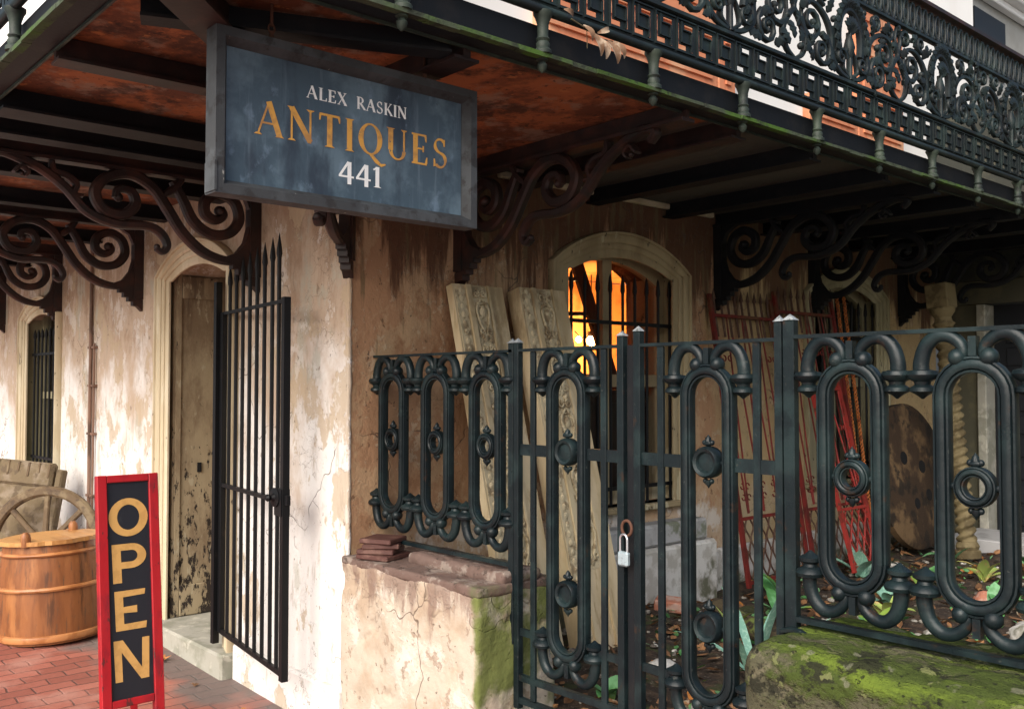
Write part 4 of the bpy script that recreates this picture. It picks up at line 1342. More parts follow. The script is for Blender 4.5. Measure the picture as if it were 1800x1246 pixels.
def rosette(solid, z):
    mb = MB()
    if solid:
        mb.lathe((0, 0, z), [(.002, -.016), (.030, -.012), (.034, -.022), (.044, -.026), (.050, -.018), (.052, 0), (.050, .018), (.044, .026), (.034, .022), (.030, .012), (.002, .016)], 22, axis='y')
    else:
        ring = [V((cos(t) * .040, 0, z + sin(t) * .040)) for t in [2 * pi * i / 22 for i in range(22)]]
        mb.sweep(ring, V((0, 1, 0)), mouldp(.027, .040), closed=True)
    rr_ = .052
    mb.ball((0, 0, z + rr_ + .008), .012, 1.5, 1, .8, 8, 6)
    mb.lathe((0, 0, z + rr_ + .014), [(.011, 0), (.009, .012), (.003, .018), (.001, .022)], 8)
    for s in (-1, 1):
        mb.ball((s * .014, 0, z + rr_ + .010), .009, u=8, v=6)
        mb.ball((s * (rr_ + .004), 0, z), .009, 1.2, 1, 1, 8, 6)
        mb.ball((s * .012, 0, z - rr_ - .008), .009, u=8, v=6)
    mb.lathe((0, 0, z - rr_ - .005), [(.012, 0), (.011, -.012), (.004, -.020), (.001, -.026)], 8)
    return mb

def fence_bay(parent, u, zt, zb, solid, zr, mat='iron'):
    L_ = parent.location
    o = oval_panel(zt, zb, solid, zr).build('oval_panel', mat, parent, smooth=38, world=False)
    # mesh z is absolute: shift
    o.location = (u - L_.x, 0, -L_.z)
    for z in zr:
        r_ = rosette(solid, z).build('rosette', mat, o, smooth=38, world=False)
    return o

def bay_copy(o, parent, u):
    return inst(o, parent, (u - parent.location.x, 0, -parent.location.z))

# small fence on the stub wall
f1 = thing('short_fence', 'short cast iron fence of three ovals on the stub wall beside the brown wall', 'fence', (0.5, FY, 0.9))
mb = MB(); mb.box(-0.0, 0.985, FY - .014, FY + .014, 1.737, 1.747); mb.build('top_rail', 'iron', f1)
mb = MB(); mb.box(0.0, 0.985, FY - .012, FY + .012, 0.895, 0.912); mb.build('bottom_rail', 'iron', f1)
a1 = fence_bay(f1, 0.150, 1.655, 1.035, False, (1.36,))
bay_copy(a1, f1, 0.482); bay_copy(a1, f1, 0.818)
# fixed posts
def post(name, parent, x0, x1, z0, z1, mat='iron', y=FY, w=0.014):
    mb = MB()
    mb.box(x0, x1, y - w, y + w, z0, z1, bev=0.002)
    po_ = mb.build(name, mat, parent)
    mb = MB()
    xc = (x0 + x1) / 2
    h = (x1 - x0) / 2
    b = [mb.bm.verts.new((xc + a * (h + .002), y + c * (w + .002), z1 + 0.001)) for a, c in ((-1, -1), (1, -1), (1, 1), (-1, 1))]
    t = mb.bm.verts.new((xc, y, z1 + 0.02))
    for i in range(4):
        mb.bm.faces.new([b[i], b[(i + 1) % 4], t])
    mb.bm.faces.new(b[::-1])
    mb.build('post_cap', 'cap_sky_glint', po_)
    return po_
post('end_post', f1, 0.962, 0.990, 0.60, 1.772)

def gate_leaf(name, label, x0, x1, bars, ou, st0, st1, ztop):
    g = thing(name, label, 'gate', ((x0 + x1) / 2, FY, 0.38), 'leaves of the double garden gate')
    post('stile', g, st0[0], st0[1], 0.36, ztop)
    post('stile', g, st1[0], st1[1], 0.36, ztop + .005)
    a, b = st0[1], st1[0]
    mb = MB(); mb.box(a, b, FY - .012, FY + .012, 1.737, 1.748); mb.build('top_rail', 'iron', g)
    mb = MB()
    mb.box(a, ou - .10, FY - .005, FY + .007, 1.335, 1.378); mb.box(ou + .10, b, FY - .005, FY + .007, 1.335, 1.378)
    pieces(mb, 'lock_rail', 'iron', g)
    mb = MB()
    mb.box(a, ou - .14, FY - .005, FY + .007, .640, .668); mb.box(ou + .14, b, FY - .005, FY + .007, .640, .668)
    pieces(mb, 'lower_rail', 'iron', g)
    mb = MB(); mb.box(a, b, FY - .010, FY + .010, 0.468, 0.492); mb.build('bottom_rail', 'iron', g)
    mb = MB(); mb.box(a, b, FY - .010, FY + .010, 0.382, 0.404); mb.build('bottom_rail', 'iron', g)
    for bx in bars:
        mb = MB(); mb.box(bx - .013, bx + .013, FY - .009, FY + .005, 0.405, 1.736, bev=0.002); mb.build('bar', 'iron', g)
    fence_bay(g, ou, 1.655, 0.605, True, (1.36, 0.84))
    return g
g1 = gate_leaf('garden_gate', 'narrow iron gate leaf on the left, in front of the leaning carved boards', 1.0, 1.57, (1.098, 1.468), 1.283, (0.994, 1.022), (1.538, 1.568), 1.772)
g2 = gate_leaf('garden_gate', 'iron gate leaf on the right, in front of the red grilles', 1.62, 2.19, (1.728, 2.105), 1.920, (1.614, 1.644), (2.172, 2.198), 1.790)
# meeting strip on the right leaf and hasp
mb = MB(); mb.box(1.572, 1.616, FY + .004, FY + .016, 0.38, 1.745); mb.build('cover_strip', 'dark_iron', g2)

f2 = thing('side_fence', 'cast iron oval fence standing on the mossy stone wall at right', 'fence', (3.2, FY, 0.9))
post('end_post', f2, 2.203, 2.240, 0.62, 1.797)
mb = MB(); mb.box(2.24, 4.9, FY - .014, FY + .014, 1.742, 1.753); mb.build('top_rail', 'iron', f2)
mb = MB(); mb.box(2.24, 4.9, FY - .014, FY + .014, 0.915, 0.930); mb.build('bottom_rail', 'iron', f2)
a2 = fence_bay(f2, 2.415, 1.66, 1.035, False, (1.345,))
for k in range(1, 7):
    bay_copy(a2, f2, 2.415 + 0.338 * k)
mb = MB()
mb.sweep(spline([(2.20, .12, .885), (2.27, .10, .90), (2.33, .11, .872), (2.38, .09, .885), (2.42, .10, .88)], 5), V((0, 1, 0)), roundp(.014, .02))
mb.build('scroll_end', 'iron', f2, smooth=40)

# stub wall
sw_ = thing('stub_wall', 'low stuccoed stub wall with a worn brown cap and a mossy green end', 'low wall', (0.52, 0.2, 0))
def rough_box(x0, x1, y0, y1, z0, z1, nx, ny, nz, amp, seed, rnd_=0.0, fr=0.0, fs=6.0):
    """subdivided box with jittered surface and rounded edges"""
    mb = MB()
    rnd = random.Random(seed)
    vs = {}
    cx_, cy_, cz_ = (x0 + x1) / 2, (y0 + y1) / 2, (z0 + z1) / 2
    hx, hy, hz = (x1 - x0) / 2, (y1 - y0) / 2, (z1 - z0) / 2
    def key(i, j, k):
        if (i, j, k) not in vs:
            p = V((x0 + (x1 - x0) * i / nx, y0 + (y1 - y0) * j / ny, z0 + (z1 - z0) * k / nz))
            if rnd_ > 0:
                q = V((p.x - cx_, p.y - cy_, p.z - cz_))
                inner = V((max(min(q.x, hx - rnd_), -hx + rnd_), max(min(q.y, hy - rnd_), -hy + rnd_), max(min(q.z, hz - rnd_), -hz + rnd_)))
                dlt = q - inner
                if dlt.length > rnd_:
                    q = inner + dlt.normalized() * rnd_
                p = V((q.x + cx_, q.y + cy_, q.z + cz_))
            p += V((rnd.uniform(-amp, amp), rnd.uniform(-amp, amp), rnd.uniform(-amp, amp)))
            if fr > 0:
                nv = V(((p.x - cx_) / hx, (p.y - cy_) / hy, (p.z - cz_) / hz))
                nv = V((nv.x ** 7, nv.y ** 7, nv.z ** 7))
                if nv.length > 1e-6:
                    nv.normalize()
                f_ = noise.fractal(p * fs + V((seed, 0, 0)), 0.9, 2.1, 5) 
                p += nv * fr * f_
                if f_ < -0.55:
                    p -= nv * fr * 0.6
            vs[(i, j, k)] = mb.bm.verts.new(p)
        return vs[(i, j, k)]
    for i in range(nx):
        for j in range(ny):
            mb.bm.faces.new([key(i, j, 0), key(i, j + 1, 0), key(i + 1, j + 1, 0), key(i + 1, j, 0)])
            mb.bm.faces.new([key(i, j, nz), key(i + 1, j, nz), key(i + 1, j + 1, nz), key(i, j + 1, nz)])
    for i in range(nx):
        for k in range(nz):
            mb.bm.faces.new([key(i, 0, k), key(i + 1, 0, k), key(i + 1, 0, k + 1), key(i, 0, k + 1)])
            mb.bm.faces.new([key(i, ny, k), key(i, ny, k + 1), key(i + 1, ny, k + 1), key(i + 1, ny, k)])
    for j in range(ny):
        for k in range(nz):
            mb.bm.faces.new([key(0, j, k), key(0, j, k + 1), key(0, j + 1, k + 1), key(0, j + 1, k)])
            mb.bm.faces.new([key(nx, j, k), key(nx, j + 1, k), key(nx, j + 1, k + 1), key(nx, j, k + 1)])
    return mb
rough_box(0.006, 0.985, -0.035, 0.37, -0.1, 0.812, 110, 44, 90, 0.0006, 3, 0.014, 0.009, 5).build('wall_body', 'stub_stucco', sw_, smooth=60)
rough_box(0.006, 0.988, -0.034, 0.372, 0.796, 0.836, 120, 50, 6, 0.001, 5, 0.012, 0.006, 9).build('cap', 'brick_cap', sw_, smooth=60)
rough_box(0.34, 0.985, 0.09, 0.30, 0.825, 0.880, 100, 24, 6, 0.001, 6, 0.02, 0.010, 8).build('fence_bed', 'brick_cap', sw_, smooth=60)

mw = thing('mossy_wall', 'low rounded stone wall covered in green moss and lichen', 'low wall', (3.4, 0.1, 0))
rough_box(2.20, 4.4, -0.11, 0.42, 0.3, 0.900, 230, 60, 64, 0.0012, 9, 0.075, 0.009, 9).build('stone', 'mossy_stone', mw, smooth=60)

# tiles stacked on the stub wall
random.seed(8)
tile_labels = ['lowest brown tile of the small stack on the stub wall', 'second tile from the bottom of the stack on the stub wall', 'third tile from the bottom of the stack on the stub wall', 'topmost brown tile of the stack on the stub wall']
for k in range(4):
    t = MB()
    rot = Matrix.Rotation(random.uniform(-.35, .35) + .5, 4, 'Z')
    s_ = 0.088 - 0.003 * k
    t.box(-s_, s_, -s_, s_, 0, 0.021, mat=rot, bev=0.004)
    o = t.build('roof_tile', 'brown_tile', world=False)
    o.location = (0.185 + random.uniform(-.014, .014), 0.075 + random.uniform(-.010, .010), 0.839 + k * 0.0225)
    tag(o, tile_labels[k], 'tile', 'brown tiles stacked on the stub wall')

# padlock on a rusty ring
ring = MB()
ring.sweep([V((1.600 + cos(t_) * .022, 0.118, 1.118 + sin(t_) * .026)) for t_ in [2 * pi * i / 18 for i in range(18)]], V((0, 1, 0)), ovalp(.011, .011, 8), closed=True)
o = ring.build('chain_link', 'rust', smooth=50, loc=(1.600, 0.118, 1.118))
tag(o, 'rusty iron ring looped between the two gate leaves', 'ring')
pk = thing('padlock', 'small grey steel padlock hanging on the rusty ring of the gate', 'padlock', (1.595, 0.11, 1.02))
mb = MB(); mb.box(1.571, 1.617, 0.098, 0.120, 0.990, 1.040, bev=0.006); mb.build('body', 'lock_body', pk)
mb = MB()
mb.tube([(1.578, .109, 1.035), (1.578, .109, 1.080)] + [(1.594 - .016 * cos(a_), .109, 1.080 + .018 * sin(a_)) for a_ in [pi * i / 8 for i in range(1, 8)]] + [(1.610, .109, 1.080), (1.610, .109, 1.035)], 0.0045, 8)
mb.build('shackle', 'steel', pk, smooth=50)

# ------------------------------------------------------------------ open iron door with spikes
th = radians(8.0)
HG = V((-1.225, -0.05, 0))
dg = thing('barred_iron_door', 'tall black barred iron door with spear tips, swung open against the street wall', 'door', (HG.x, HG.y, 0.25))
ux = V((cos(th), -sin(th), 0))
def gp(s, z):
    return V((HG.x, HG.y, 0)) + ux * s + V((0, 0, z))
L_ = 1.015
def flat(mb, s0, s1, z0, z1, t=0.012):
    nn = V((sin(th), cos(th), 0)) * t
    mb.hexa([gp(s0, z0) - nn, gp(s1, z0) - nn, gp(s1, z0) + nn, gp(s0, z0) + nn, gp(s0, z1) - nn, gp(s1, z1) - nn, gp(s1, z1) + nn, gp(s0, z1) + nn])
mb = MB(); flat(mb, 0.0, 0.045, 0.265, 2.01); mb.build('stile', 'door_iron', dg)
mb = MB(); flat(mb, L_ - 0.040, L_, 0.245, 2.02, 0.016); mb.build('stile', 'door_iron', dg)
mb = MB(); flat(mb, 0.03, L_ - .03, 0.26, 0.285, .009); mb.build('bottom_rail', 'door_iron', dg)
mb = MB(); flat(mb, 0.03, L_ - .03, 1.995, 2.012, .009); mb.build('top_rail', 'door_iron', dg)
mb = MB(); flat(mb, 0.03, L_ - .03, 1.055, 1.075, .010); mb.build('middle_rail', 'door_iron', dg)
tips = [2.16, 2.165, 2.17, 2.175, 2.185, 2.20, 2.215]
for i in range(8):
    s = 0.135 + 0.112 * i
    if i == 7:
        s = 0.135 + 0.112 * 7 - 0.02
    mb = MB()
    tz = 2.15 + 0.01 * i
    mb.tube([gp(s, 0.27), gp(s, tz)], 0.0105, 8)
    mb.lathe(gp(s, tz), [(.0105, -.005), (.015, .014), (.0125, .045), (.006, .085), (.0008, .115)], 8)
    mb.build('bar', 'door_iron', dg, smooth=40)
mb = MB()
mb.box(-1.262, -1.228, -0.085, -0.05, 0.20, 2.18)
mb.build('hinge_post', 'door_iron', dg)
mb = MB()
flat(mb, L_ - .10, L_ - .01, 1.0, 1.125, 0.022)
flat(mb, L_ + .0, L_ + .035, 1.055, 1.10, 0.008)
mb.lathe(gp(L_ - .075, 1.085) - V((sin(th), cos(th), 0)) * .02, [(.045, 0), (.045, -.012), (.02, -.016), (.012, -.03), (.018, -.045), (.010, -.055)], 14, axis='y')
mb.build('lock_box', 'door_iron', dg, smooth=40)

# ------------------------------------------------------------------ lettering
def stroke(a, b, wd):
    a, b = V((a[0], a[1], 0)), V((b[0], b[1], 0))
    d = (b - a).normalized()
    s = V((-d.y, d.x, 0)) * wd / 2
    return [tuple((a - s)[:2]), tuple((b - s)[:2]), tuple((b + s)[:2]), tuple((a + s)[:2])]
def hbar(x0, x1, y, t):
    return [(x0, y - t / 2), (x1, y - t / 2), (x1, y + t / 2), (x0, y + t / 2)]
def vbar(x, y0, y1, w_):
    return [(x - w_ / 2, y0), (x + w_ / 2, y0), (x + w_ / 2, y1), (x - w_ / 2, y1)]
def serif(x, y, w_, up):
    h = 0.055 * up
    return [(x - w_, y), (x + w_, y), (x + w_ * .45, y + h), (x - w_ * .45, y + h)]
def arcstrip(cx, cy, rx, ry, a0, a1, t0, t1, n=14, tilt=0.0):
    """band whose thickness swells between thin (t0) at top/bottom and thick (t1) at the sides"""
    out, inn = [], []
    for i in range(n + 1):
        a = radians(a0 + (a1 - a0) * i / n)
        th_ = t0 + (t1 - t0) * abs(cos(a - tilt)) ** 1.4
        out.append((cx + (rx + th_ / 2) * cos(a), cy + (ry + t0 / 2 + (th_ - t0) * .2) * sin(a)))
        inn.append((cx + (rx - th_ / 2) * cos(a), cy + (ry - t0 / 2 - (th_ - t0) * .2) * sin(a)))
    return [[out[i], out[i + 1], inn[i + 1], inn[i]] for i in range(n)]
T, t = .17, .055
def glyph(c):
    if c == 'A':
        return [stroke((.10, .03), (.42, .97), t), stroke((.42, 1.0), (.76, .02), T), hbar(.22, .62, .36, t), serif(.10, 0, .12, 1), serif(.76, 0, .14, 1)], .90
    if c == 'L':
        return [vbar(.20, 0, 1, T), serif(.20, 1, .18, -1), hbar(.10, .66, .03, .06), [(.58, .06), (.66, .06), (.66, .26), (.63, .26)]], .70
    if c == 'E':
        return [vbar(.20, 0, 1, T), hbar(.06, .64, .03, .06), hbar(.06, .62, .97, .06), hbar(.2, .52, .52, t), [(.57, .06), (.66, .06), (.66, .26), (.63, .26)], [(.55, .94), (.63, .94), (.63, .76), (.60, .76)], [(.48, .42), (.53, .42), (.53, .62), (.48, .62)]], .74
    if c == 'X':
        return [stroke((.14, .97), (.70, .03), T), stroke((.66, .97), (.12, .03), t), serif(.16, 1, .15, -1), serif(.68, 0, .15, 1), serif(.64, 1, .12, -1), serif(.12, 0, .12, 1)], .84
    if c == 'R':
        return [vbar(.20, 0, 1, T), serif(.20, 0, .16, 1), hbar(.06, .38, .97, .06), hbar(.25, .38, .50, .05)] + arcstrip(.38, .735, .20, .23, -90, 90, .055, .15) + [stroke((.36, .50), (.76, .02), .15), serif(.76, 0, .12, 1)], .84
    if c == 'S':
        a = arcstrip(.33, .74, .20, .22, 40, 270, .055, .13, 14, .9) + arcstrip(.33, .265, .22, .235, -140, 90, .055, .14, 14, .9)
        return a + [[(.44, .92), (.52, .98), (.52, .74), (.48, .74)], [(.08, .28), (.12, .28), (.16, .06), (.08, .02)]], .66
    if c == 'K':
        return [vbar(.20, 0, 1, T), serif(.20, 0, .16, 1), serif(.20, 1, .16, -1), stroke((.28, .42), (.66, .97), t), stroke((.36, .56), (.74, .03), T * .9), serif(.66, 1, .12, -1), serif(.74, 0, .14, 1)], .86
    if c == 'I':
        return [vbar(.18, 0, 1, T), serif(.18, 0, .16, 1), serif(.18, 1, .16, -1)], .38
    if c == 'N':
        return [vbar(.14, 0, 1, t), stroke((.13, .98), (.74, .04), T), vbar(.74, 0, 1, t), serif(.14, 0, .13, 1), serif(.74, 1, .13, -1), serif(.10, 1, .10, -1)], .90
    if c == 'T':
        return [vbar(.38, 0, 1, T), serif(.38, 0, .17, 1), hbar(.04, .72, .965, .07), [(.03, .95), (.10, .95), (.06, .78), (.03, .78)], [(.66, .95), (.73, .95), (.73, .78), (.70, .78)]], .78
    if c == 'Q':
        return arcstrip(.44, .50, .34, .47, 0, 360, .055, .17, 34) + [[(.36, .05), (.48, .06), (.82, -.22), (.98, -.20), (1.0, -.24), (.84, -.32), (.62, -.22)]], .90
    if c == 'U':
        return [vbar(.18, .30, 1, T), vbar(.68, .30, 1, t), serif(.18, 1, .16, -1), serif(.68, 1, .12, -1)] + arcstrip(.43, .30, .25, .28, 180, 360, .055, .12), .82
    if c == '4':
        return [vbar(.46, -.06, 1, .15), stroke((.42, 1.0), (.06, .30), .09), hbar(.03, .64, .29, .09)], .68
    if c == '1':
        return [vbar(.22, 0, 1.0, .15), serif(.22, 0, .17, 1), stroke((.05, .84), (.20, .97), .07)], .42
    return [], .42
def letters(text, gap=0.0, space=.5):
    out, x = [], 0.0
    for ch in text:
        if ch == ' ':
            x += space
            continue
        g, adv = glyph(ch)
        for p in g:
            out.append([(a + x, b) for a, b in p])
        x += adv + gap
    return out, x
def lettering(text, o, U, W_, N_, width, height, mat, parent, name, gap=0.04, depth=0.0012):
    g, tot = letters(text, gap)
    mb = MB()
    for i, p in enumerate(g):
        mb.prism([(a / tot * width, b * height) for a, b in p], (V(o) - V(N_) * .001, U, W_, N_), .001 + depth + 0.00004 * (i % 23))
    return mb.build(name, mat, parent)

# ------------------------------------------------------------------ hanging sign
SX, SY0, SY1, SZ0, SZ1 = 1.25, -1.214, -0.268, 2.145, 2.622
hs = thing('hanging_sign', 'blue weathered board sign with gold and white serif lettering hung under the balcony', 'sign', (SX - .03, (SY0 + SY1) / 2, SZ1))
mb = MB()
mb.box(SX - 0.045, SX - 0.022, SY0 + .02, SY1 - .02, SZ0 + .02, SZ1 - .02)
bo = mb.build('board', 'sign_board', hs)
def moulding(mb, y0, y1, z0, z1, wdt, x0, x1):
    """four mitred frame members with a chamfered inner edge"""
    o = [(y0, z0), (y1, z0), (y1, z1), (y0, z1)]
    i_ = [(y0 + wdt, z0 + wdt), (y1 - wdt, z0 + wdt), (y1 - wdt, z1 - wdt), (y0 + wdt, z1 - wdt)]
    m_ = [(y0 + wdt * .6, z0 + wdt * .6), (y1 - wdt * .6, z0 + wdt * .6), (y1 - wdt * .6, z1 - wdt * .6), (y0 + wdt * .6, z1 - wdt * .6)]
    for k in range(4):
        j_ = (k + 1) % 4
        A = [V((x0, *o[k])), V((x1, *o[k])), V((x1, *m_[k])), V((x1 - (x1 - x0) * .45, *i_[k])), V((x0, *i_[k]))]
        B = [V((x0, *o[j_])), V((x1, *o[j_])), V((x1, *m_[j_])), V((x1 - (x1 - x0) * .45, *i_[j_])), V((x0, *i_[j_]))]
        va = [mb.bm.verts.new(q) for q in A]
        vb = [mb.bm.verts.new(q) for q in B]
        for q in range(5):
            mb.bm.faces.new([va[q], va[(q + 1) % 5], vb[(q + 1) % 5], vb[q]])
mb = MB()
moulding(mb, SY0, SY1, SZ0, SZ1, 0.044, SX - 0.055, SX + 0.012)
mb.build('frame', 'sign_frame', hs)
mb = MB()
mb.box(SX - .050, SX + .016, SY0 - .004, SY0 + .003, 2.15, 2.235)
mb.build('corner_strap', 'sign_frame', hs)
U_, W2, N2 = V((0, 1, 0)), V((0, 0, 1)), V((1, 0, 0))
lettering('ALEX', (SX - .022, -0.912, 2.480), U_, W2, N2, 0.146, 0.039, 'white_letter', bo, 'owner_lettering', gap=.03)
lettering('RASKIN', (SX - .022, -0.735, 2.480), U_, W2, N2, 0.196, 0.039, 'white_letter', bo, 'owner_lettering', gap=.03)
lettering('ANTIQUES', (SX - .022, -1.080, 2.340), U_, W2, N2, 0.722, 0.102, 'gold_letter', bo, 'trade_lettering', gap=.10)
lettering('441', (SX - .022, -0.799, 2.239), U_, W2, N2, 0.165, 0.066, 'white_letter', bo, 'number_lettering', gap=.03)
for (y, x) in ((-1.03, SX - .02), (-0.47, SX - .02)):
    mb = MB()
    mb.tube([(x, y, SZ1 - .01), (x, y, SZ1 + .03)], .007, 8)
    mb.sweep([V((x, y + cos(q) * .010, SZ1 + .038 + sin(q) * .014)) for q in [2 * pi * i / 12 for i in range(12)]], V((1, 0, 0)), ovalp(.006, .006, 6), closed=True)
    mb.tube([(x, y, SZ1 + .045), (x, y, 2.735)], .005, 8)
    mb.build('hanger', 'rust', hs, smooth=40)

# ------------------------------------------------------------------ OPEN sign
on = thing('open_sign', 'narrow red framed black standing sign with gold letters reading OPEN', 'sign', (-0.22, -0.87, 0), rot=(0, radians(-6.5), 0))
def P_(mb_, *a, **k):
    mb_.box(*a, **k)
# local coordinates: y across, z up, x front
ZT, YA, YB = 1.235, -.128, .128
def lbuild(mb_, name, mat, parent=on):
    return mb_.build(name, mat, parent, world=False)
mb = MB(); mb.box(-0.012, 0.006, YA + .02, YB - .02, .30, ZT - .02); lp = lbuild(mb, 'panel', 'open_black')
mb = MB(); mb.box(-0.02, 0.018, YA, YA + .040, 0.0, ZT, bev=.003); lbuild(mb, 'leg', 'open_red')
mb = MB(); mb.box(-0.02, 0.018, YB - .040, YB, 0.0, ZT, bev=.003); lbuild(mb, 'leg', 'open_red')
mb = MB(); mb.box(-0.018, 0.016, YA + .041, YB - .041, ZT - .032, ZT - .001, bev=.003); lbuild(mb, 'cross_rail', 'open_red')
mb = MB(); mb.box(-0.018, 0.016, YA + .041, YB - .041, .285, .315, bev=.003); lbuild(mb, 'cross_rail', 'open_red')
mb = MB()
mb.beam((-0.03, 0.02, ZT - .25), (-0.33, 0.12, -0.035), 0.03, 0.02)
lbuild(mb, 'back_strut', 'open_red')
def bold(c):
    B = .20
    if c == 'O':
        r = []
        for i in range(30):
            a0, a1 = 2 * pi * i / 30, 2 * pi * (i + 1) / 30
            r.append([(.5 + .50 * cos(a0), .5 + .50 * sin(a0)), (.5 + .50 * cos(a1), .5 + .50 * sin(a1)), (.5 + .285 * cos(a1), .5 + .33 * sin(a1)), (.5 + .285 * cos(a0), .5 + .33 * sin(a0))])
        return r
    if c == 'P':
        r = [[(.08, 0), (.30, 0), (.28, 1), (.06, 1)], [(.28, .83), (.55, .83), (.55, 1), (.28, 1)], [(.29, .36), (.56, .36), (.56, .53), (.29, .53)]]
        for i in range(14):
            a0, a1 = -pi / 2 + pi * i / 14, -pi / 2 + pi * (i + 1) / 14
            r.append([(.55 + .38 * cos(a0), .68 + .32 * sin(a0)), (.55 + .38 * cos(a1), .68 + .32 * sin(a1)), (.55 + .16 * cos(a1), .68 + .15 * sin(a1)), (.55 + .16 * cos(a0), .68 + .15 * sin(a0))])
        return r
    if c == 'E':
        return [[(.12, 0), (.33, 0), (.31, 1), (.10, 1)], [(.30, .84), (.86, .86), (.88, 1), (.30, 1)], [(.32, 0), (.88, 0), (.90, .17), (.32, .16)], [(.32, .44), (.66, .42), (.66, .60), (.32, .59)]]
    return [[(.08, 0), (.26, 0), (.24, 1), (.05, 1)], [(.74, 0), (.92, 0), (.95, 1), (.77, 1)], [(.05, 1), (.28, 1), (.92, 0), (.72, 0)]]
for c, z0, z1 in (('O', .975, 1.135), ('P', .785, .945), ('E', .590, .752), ('N', .385, .552)):
    mb = MB()
    for i, p in enumerate(bold(c)):
        mb.prism([(YA + .046 + a * .164, z0 + b * (z1 - z0)) for a, b in p], (V((.005, 0, 0)), V((0, 1, 0)), V((0, 0, 1)), V((1, 0, 0))), .002 + .00006 * (i % 12))
    lo_ = mb.build('letter', 'open_gold', lp, world=False)

# ------------------------------------------------------------------ barrel, wheel, slab
BX, BY = -2.53, -0.53
bz = ground_z(BX, BY)
ba = thing('wooden_barrel', 'orange brown wooden barrel with hoops and a plank lid, left of the open sign', 'barrel', (BX, BY, bz), rot=(radians(1.5), radians(-2.0), 0))
ba.scale = (0.915, 0.915, 0.96)
mb = MB()
NS = 40
prof = [(.315, .0), (.318, .02), (.322, .1), (.320, .25), (.314, .4), (.302, .52), (.292, .60), (.285, .60), (.28, .50)]
rings = []
rnd = random.Random(5)
stave_j = [rnd.uniform(-.002, .002) for _ in range(14)]
for r_, h_ in prof:
    ring = []
    for k in range(84):
        a_ = 2 * pi * k / 84
        g_ = -.0045 if k % 6 == 0 else stave_j[(k // 6) % 14]
        ring.append(mb.bm.verts.new(((r_ + g_) * cos(a_), (r_ + g_) * sin(a_), h_)))
    rings.append(ring)
for i in range(len(rings) - 1):
    for k in range(84):
        mb.bm.faces.new([rings[i][k], rings[i][(k + 1) % 84], rings[i + 1][(k + 1) % 84], rings[i + 1][k]])
mb.bm.faces.new(rings[0][::-1])
mb.build('staves', 'barrel_wood', ba, smooth=30, world=False)
for z, r_, w_ in ((.545, .303, .013), (.335, .322, .014), (.035, .326, .022)):
    mb = MB()
    ring = [V((cos(q) * r_, sin(q) * r_, z)) for q in [2 * pi * i / 60 for i in range(60)]]
    mb.lathe((0, 0, z), [(r_ - .006, -w_), (r_ + .008, -w_ * .8), (r_ + .014, 0), (r_ + .008, w_ * .8), (r_ - .006, w_)], 60)
    mb.build('hoop', 'hoop_wood', ba, smooth=50, world=False)
mb = MB()
rnd = random.Random(2)
pts_ = []
NL = 48
for k in range(NL):
    a_ = 2 * pi * k / NL
    r_ = .318 + rnd.uniform(-.012, .004)
    pts_.append((r_ * cos(a_), r_ * sin(a_)))
mb.prism(pts_, (V((0, 0, .605)), V((1, 0, 0)), V((0, 1, 0)), V((0, 0, 1))), .026)
for yy in (-.12, 0.04, .18):
    mb.box(-.28, .28, yy, yy + .004, .628, .6325)
mb.build('lid', 'barrel_lid', ba, world=False)
for (x_, y_) in ((.20, -.21), (-.19, .20)):
    mb = MB()
    mb.lathe((x_, y_, .60), [(.030, 0), (.032, .05), (.028, .075), (.014, .09)], 12)
    mb.build('lug', 'barrel_wood', ba, smooth=40, world=False)

wl = thing('cart_wheel', 'old brown wooden spoked wheel standing behind the barrel', 'wheel', (-3.46, -0.33, ground_z(-3.46, 0) + .375), rot=(radians(-6), 0, radians(46)))
R = .385
mb = MB()
mb.sweep([V((R * cos(q), 0, R * sin(q))) for q in [2 * pi * i / 48 for i in range(48)]], V((0, 1, 0)), roundp(.070, .06), closed=True)
mb.build('rim', 'wheel_wood', wl, smooth=40, world=False)
for k in range(8):
    q = pi / 2 + 2 * pi * k / 8
    mb = MB()
    mb.sweep([V((.05 * cos(q), 0, .05 * sin(q))), V((.2 * cos(q), 0, .2 * sin(q))), V((.365 * cos(q), 0, .365 * sin(q)))], V((0, 1, 0)), roundp(.040, .034), scale=[1.1, .9, 1.0])
    mb.build('spoke', 'wheel_wood', wl, smooth=40, world=False)
mb = MB()
mb.lathe((0, 0, 0), [(.05, -.09), (.07, -.06), (.085, 0), (.07, .06), (.05, .09)], 18, axis='y')
mb.build('hub', 'wheel_wood', wl, smooth=40, world=False)

# weathered slab with notched rim leaning on the wall
sl = thing('weathered_plank', 'weathered grey wooden plank with a notched top edge behind the wheel', 'plank', (-3.80, -0.50, 0.10), rot=(radians(-9), radians(5), radians(44)))
o = rough_box(-.25, .21, -.025, .025, 0, .80, 16, 3, 24, .004, 21, .01).build('board', 'weathered_wood', sl, smooth=60, world=False)
mb = MB()
mb.box(-.255, .215, -.045, .035, .79, .97, bev=.02)
hd = mb.build('top_board', 'weathered_wood', sl, world=False)
mb = MB()
for k in range(6):
    x = -.215 + k * .078
    mb.box(x, x + .018, -.050, -.040, .89 - .03 * (k % 2), .962, bev=.003)
mb.build('notch', 'wheel_wood', hd, world=False)
mb = MB()
mb.box(.235, .285, -.04, .04, 0, .93, bev=.01)
mb.build('side_board', 'weathered_wood', sl, world=False)
cr = thing('orange_crate', 'worn orange brown crate at the left edge behind the barrel', 'crate', (-4.35, -0.75, 0.12), rot=(0, 0, radians(40)))
mb = MB()
